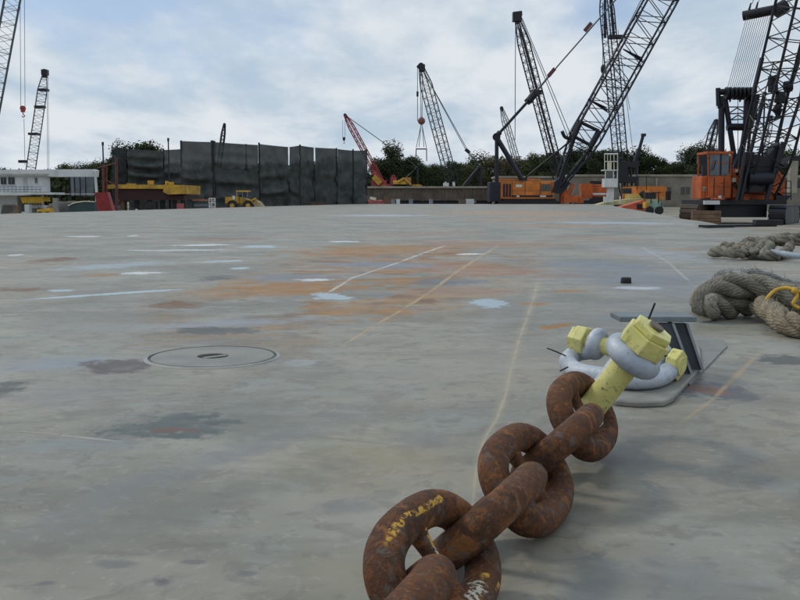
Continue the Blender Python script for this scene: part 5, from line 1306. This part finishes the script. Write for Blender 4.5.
for k in range(8): front('awning_scallop', awning, [(21.8 + k * 2.7, 201.4), (24.2 + k * 2.7, 201.4), (23.9 + k * 2.7, 203.2), (22.1 + k * 2.7, 203.2)], YB - .62, .05, wb)
bx('counter', white_m, wb, 28, 205, 42, 208.2, YB + .5, .8)
fz = bx('ice_chest', white_m, None, 24, 204.3, 29.8, 210.5, YB - 1, .7) if False else None
b = MB(); q0, q1 = at(24.2, 204.6, YB - 1.2), at(29.6, 216, YB - 1.2); b.box(V(((q0.x + q1.x) / 2, YB - .9, (q0.z + GZ) / 2)), (q1.x - q0.x, .6, q0.z - GZ)); tag(b.build('ice_chest', white_m, bevel=.03), 'white upright chest under the yellow awning', 'chest')
yc = empty('yellow_cart', gx(43.5, 68), 'small yellow cart beside the deck edge below the awning', 'cart')
bx('body', awning, yc, 37, 209.4, 49.5, 213.2, 68, .9); bx('hood', awning, yc, 45, 208.2, 49, 209.5, 68.1, .7); bx('handle', black, yc, 38, 207.5, 38.4, 209.5, 68.3, .3)
for x_ in (39.5, 47):
    b = MB(); q = at(x_, 214, 67.8); b.tube(q, q + V((0, .2, 0)), .18, n=12); b.build('wheel', rubber, yc)
for x_, y_, m, lab in ((9, 207, tarp, 'dark covered heap at the left edge below the office'), (13.5, 205.5, timber, 'brown crate beside the covered heap below the office')):
    b = MB(); q = gx(x_, 71, .2); b.box(V((q.x, 71, -.3)), (1.3 if x_ < 10 else .55, .8, 1.2 if x_ < 10 else 1.0), taper=.7); tag(b.build('covered_heap' if x_ < 10 else 'crate', m, bevel=.1 if x_ < 10 else .02), lab, 'heap' if x_ < 10 else 'crate')
b = MB(); q0, q1 = at(53.5, 198, 70), at(58.3, 216, 70); b.box(V(((q0.x + q1.x) / 2, 70, (q0.z + GZ) / 2)), (q1.x - q0.x, .4, q0.z - GZ)); tag(b.build('concrete_pillar', paint('pillar_grey', (.24, .23, .22), .8, 0, .2, 2)), 'short grey concrete pillar right of the yellow awning', 'pillar')
# canopy
cn = empty('boat_canopy', gx(72, 84), 'white flat canopy roof with curved right post beside the site office', 'canopy')
front('roof', white_m, [(47, 176.8), (94.3, 176.8), (95, 170.3), (92, 169.2), (47, 169.4)], 84, 1.2, cn)
b = MB(); b.path(smooth_path([at(93.6, 171.5, 84), at(95.2, 174, 84), at(95.6, 180, 84), at(96.6, 194, 84), at(97, 212, 84)], 5), .13, 8); b.build('post', white_m, cn)
for x0_, x1_ in ((70.5, 74), (75, 79.5), (80.5, 85), (86, 93.5)): bx('curtain', panelgrey, cn, x0_, 177, x1_, 196, 86 + (x0_ % 2), .1)
bx('inner_post', black, cn, 70, 177, 70.8, 214, 85, .15); bx('inner_post', black, cn, 80, 177, 80.6, 214, 85, .15)
bx('floor_beam', white_m, cn, 50, 193.6, 96, 194.4, 85, .2)
# covered boat / grey heap
hp_ = MB(); q = gx(66, 76, 0); hp_.sphere(V((q.x, 76, -.5)), 1, 16, (1.9, .8, 1.05)); hp_.sphere(V((q.x + 1.6, 76.2, -.6)), 1, 14, (1.3, .8, .95))
hp_.v = [tuple(V(v) + V((1, 1, 1)) * .22 * noise.noise(V(v) * 1.3)) for v in hp_.v]
tag(hp_.build('tarpaulin_heap', tarp), 'grey tarpaulin-covered heap under the white canopy', 'heap')
cr_ = empty('small_boat', gx(82, 73), 'dark small boat with pale rim pulled up beside the red hopper', 'boat')
b = MB(); pts = [(68, 206), (74, 203), (84, 201.5), (94, 202), (95, 214), (70, 214)]; b.prism([at(x, y, 73) for x, y in pts], (0, 1.5, 0)); b.build('hull', greendark, cr_)
b = MB(); b.path([at(68, 206, 72.95), at(74, 203, 72.95), at(84, 201.4, 72.95), at(94.5, 201.8, 72.95)], .05, 6); b.build('rim', cream, cr_)
bx('engine', paint('olive', (.2, .19, .06)), cr_, 74, 201, 79, 203.4, 74, .5)
# scrap lying along the dark quay strip
for x_, Y_, lab in ((24, 60, 'small white box lying on the quay strip at far left'), (92, 74, 'small pale scrap lying before the red hopper'), (137, 80, 'small pale scrap lying before the yellow hull')):
    b = MB(); q = at(x_, 213 if x_ < 50 else (211.2 if x_ < 100 else 209.7), Y_); b.box(q + V((0, 0, -.05)), (.28, .2, .14), Matrix.Rotation(.5, 3, 'Y')); b.box(V((q.x, Y_ + .2, (q.z + GZ) / 2 - .05)), (.5, .3, q.z - GZ - .1)); tag(b.build('scrap_box', cream), lab, 'scrap')
kb = MB(); kb.prism([barge(XL - .15, 25, 0), barge(XL - .05, 25, 0), barge(XL - .05, 119, 0), barge(XL - .15, 119, 0)], (0, 0, -.6)); tag(kb.build('quay_fender', dirt_shade_m, origin=(0, 0, 0)), kind='structure')

# ------------------------------------------------------------------ trees
def tree_mesh(seed, h, wd, leafm, dens=1500, airy=.5):
    rnd = random.Random(seed); t = MB(); f = MB()
    base = V((0, 0, -.3)); lean = V((rnd.uniform(-.06, .06), rnd.uniform(-.06, .06), 1)); top_ = base + lean * h * .8
    pts = [base + (top_ - base) * k / 5 + V((rnd.uniform(-.15, .15), rnd.uniform(-.15, .15), 0)) * (k > 0) for k in range(6)]
    t.path(pts, [h * .022 * (1 - k / 7) for k in range(6)], 7)
    clumps = []
    for k in range(15):
        hh = rnd.uniform(.28, 1.0); a = rnd.uniform(0, 2 * PI); rr = wd / 2 * math.sqrt(max(.06, 1 - ((hh - .55) / .5) ** 2)) * rnd.uniform(.35, 1.)
        c = V((math.cos(a) * rr, math.sin(a) * rr, h * hh * .93)); clumps.append((c, rnd.uniform(.13, .24) * wd))
        st = base + (top_ - base) * max(.2, hh - .22); t.tube(st, c, h * .008, h * .003, n=4, cap=False)
    clumps.append((V((0, 0, h * .86)), wd * .2)); clumps.append((V((0, 0, h * .6)), wd * .26))
    for _ in range(dens):
        c, r = rnd.choice(clumps); dd = V((rnd.gauss(0, 1), rnd.gauss(0, 1), rnd.gauss(0, .7))).normalized() * r * rnd.uniform(airy, 1.1)
        p = c + dd; sz = rnd.uniform(.10, .27) * (h / 12); n_ = (dd.normalized() + V((rnd.gauss(0, .5), rnd.gauss(0, .5), rnd.gauss(0, .5)))).normalized()
        u, v_ = perp(n_); a = rnd.uniform(0, PI); u, v_ = (u * math.cos(a) + v_ * math.sin(a)) * sz, (v_ * math.cos(a) - u * math.sin(a)) * sz * .6
        f.add([p - u, p + v_, p + u, p - v_], [(0, 1, 2, 3)])
    return t, f
variants = {}
for nm, m, sd, h_, w_, dn in (('dark', leaf_d, 1, 13, 9, 2600), ('dark', leaf_d, 2, 14, 8, 2300), ('dark', leaf_d, 3, 11, 10, 2600), ('mid', leaf_m, 4, 12, 9, 2300), ('mid', leaf_m, 5, 10, 10, 2500), ('dry', leaf_b, 6, 11, 8, 1500), ('dry', leaf_b, 7, 12, 7, 900), ('tall', leaf_d, 8, 17, 10, 3000), ('tall', leaf_d, 9, 16, 12, 3200)):
    t, f = tree_mesh(sd, h_, w_, m, int(dn * 2.4)); o1 = t.build('trunk', bark_m, None, origin=(0, 0, 0)); o2 = f.build('crown', m, None, origin=(0, 0, 0))
    variants.setdefault(nm, []).append((o1.data, o2.data, h_)); bpy.data.objects.remove(o1); bpy.data.objects.remove(o2)
def put_tree(px, ytop, Y, kind, lab, grp, rnd):
    tm_, cm_, h0 = rnd.choice(variants[kind]); p = at(px, ytop, Y); hgt = p.z - GZ; s_ = hgt / h0
    r_ = empty('tree', V((p.x, Y, GZ)), lab, 'tree', grp); r_.rotation_euler.z = rnd.uniform(0, 2 * PI); r_.scale = (s_ * rnd.uniform(.9, 1.2), s_ * rnd.uniform(.9, 1.2), s_)
    for nm, me in (('trunk', tm_), ('crown', cm_)):
        o = bpy.data.objects.new(nm, me); C.objects.link(o); o.parent = r_
rnd = random.Random(3)
prof = [(-20, 168), (0, 165), (8, 166), (15, 169), (55, 168), (62, 167), (70, 164), (80, 168), (92, 166), (100, 165), (500, 158), (512, 155), (530, 160), (545, 157), (560, 155), (575, 154), (590, 152), (602, 151), (615, 150), (625, 152), (636, 157)]
def band(x0, x1, step, tops, Y, kinds, lab, grp):
    x = x0
    while x <= x1:
        f = (x - x0) / max(1e-6, x1 - x0); k = f * (len(tops) - 1); i = min(len(tops) - 2, int(k)); ty = tops[i] + (tops[i + 1] - tops[i]) * (k - i)
        put_tree(x, ty + rnd.uniform(-3.5, 6.0), Y + rnd.uniform(-8, 8), rnd.choice(kinds), lab, grp, rnd); x += step * rnd.uniform(.8, 1.2)
band(-25, 98, 9, [166, 168, 170, 167, 166, 167], 240, ['dark', 'mid', 'dark'], 'small distant dark tree on the skyline behind the site office and canopy', 'trees behind the site office')
for x_, y_, Y_, k_, lab in ((115, 157, 150, 'dark', 'dark tree left of the folded windscreen, above the red posts'), (100, 164, 150, 'mid', 'mid green tree behind the black mast left of the red posts'), (140, 139, 150, 'tall', 'rounded tall dark tree crown rising above the folded windscreen'), (155, 146, 152, 'tall', 'dark tree right of the tallest crown above the folded windscreen'), (131, 145, 152, 'tall', 'dark tree left of the tallest crown above the folded windscreen'), (120, 155, 153, 'dark', 'dark tree between the red posts and the folded windscreen'), (108, 161, 154, 'dark', 'dark tree directly behind the black mast and red posts'),
                            (394, 145, 185, 'tall', 'tallest dark tree just right of the windscreen end'), (381, 157, 188, 'dark', 'dark tree directly behind the red crane boom'), (408, 156, 188, 'dark', 'dark tree sloping down between tallest tree and ball hook')):
    put_tree(x_, y_, Y_, k_, lab, None, rnd)
band(172, 366, 12, [168, 165, 164, 162, 160], 215, ['dark', 'mid'], 'dark tree showing faintly through the windscreen mesh', 'trees behind the windscreen')
band(402, 478, 8.5, [157, 163, 165, 163, 161], 205, ['dark', 'mid', 'mid'], 'mid green tree behind the rusty barge', 'trees behind the rusty barge')
band(470, 545, 8, [161, 156, 157, 156], 210, ['dry', 'dry', 'mid', 'dry'], 'sparse brownish tree behind the orange crane strut', 'brownish trees behind the orange crane')
band(546, 612, 8, [155, 152, 150, 150], 200, ['dark', 'dark', 'tall'], 'dark evergreen behind the lattice boom foot of the orange crane', 'dark trees left of the control booth')
band(616, 665, 8, [151, 155, 149, 151, 156], 205, ['dark', 'tall', 'dark'], 'dark evergreen right of the control booth above the concrete building', 'dark trees right of the control booth')
band(668, 700, 8, [162, 163, 158, 150], 210, ['dark', 'mid'], 'lower evergreen filling the dip above the concrete building windows', 'trees in the dip')
band(686, 745, 9, [150, 146, 150, 152, 155], 200, ['dark', 'tall', 'dark'], 'dark evergreen behind the big crane cab', 'trees behind the big crane')
band(748, 830, 9, [156, 154, 151, 150], 200, ['dark', 'dark', 'mid'], 'dark evergreen behind the big lattice boom at right', 'trees right of the big crane')
# continuous undergrowth under the trees
uf = MB(); rnd = random.Random(11)
for _ in range(26000):
    x = rnd.uniform(-160, 140); Y = 214 + rnd.uniform(-4, 10); zt = 7.6 + 1.6 * noise.noise(V((x * .09, 0, 0))) + .8 * noise.noise(V((x * .4, 5, 0)))
    z = GZ + (zt) * rnd.random() ** .8; p = V((x, Y, z)); sz = rnd.uniform(.4, 1.0); n_ = V((rnd.gauss(0, .6), -1, rnd.gauss(.3, .6))).normalized(); u, v_ = perp(n_); a = rnd.uniform(0, PI)
    u, v_ = (u * math.cos(a) + v_ * math.sin(a)) * sz, (v_ * math.cos(a) - u * math.sin(a)) * sz * .6
    uf.add([p - u, p + v_, p + u, p - v_], [(0, 1, 2, 3)])
tag(uf.build('undergrowth', leaf_d, origin=(0, 215, GZ)), 'continuous dark undergrowth along the foot of the tree line', 'undergrowth', kind='stuff')
# far wooded horizon
fw = MB()
for k in range(9000):
    a = rnd.uniform(-PI, PI); D = rnd.uniform(420, 470); p = V((math.sin(a) * D, math.cos(a) * D, GZ + 9 * rnd.random() ** .8)); n_ = V((-math.sin(a), -math.cos(a), .3)); u, v_ = perp(n_.normalized()); s_ = rnd.uniform(2, 4)
    fw.add([p - u * s_, p + v_ * s_ * .6, p + u * s_, p - v_ * s_ * .6], [(0, 1, 2, 3)])
tag(fw.build('far_woods', leaf_d, origin=(0, 0, GZ)), 'far woods on the horizon', 'woods', kind='stuff')
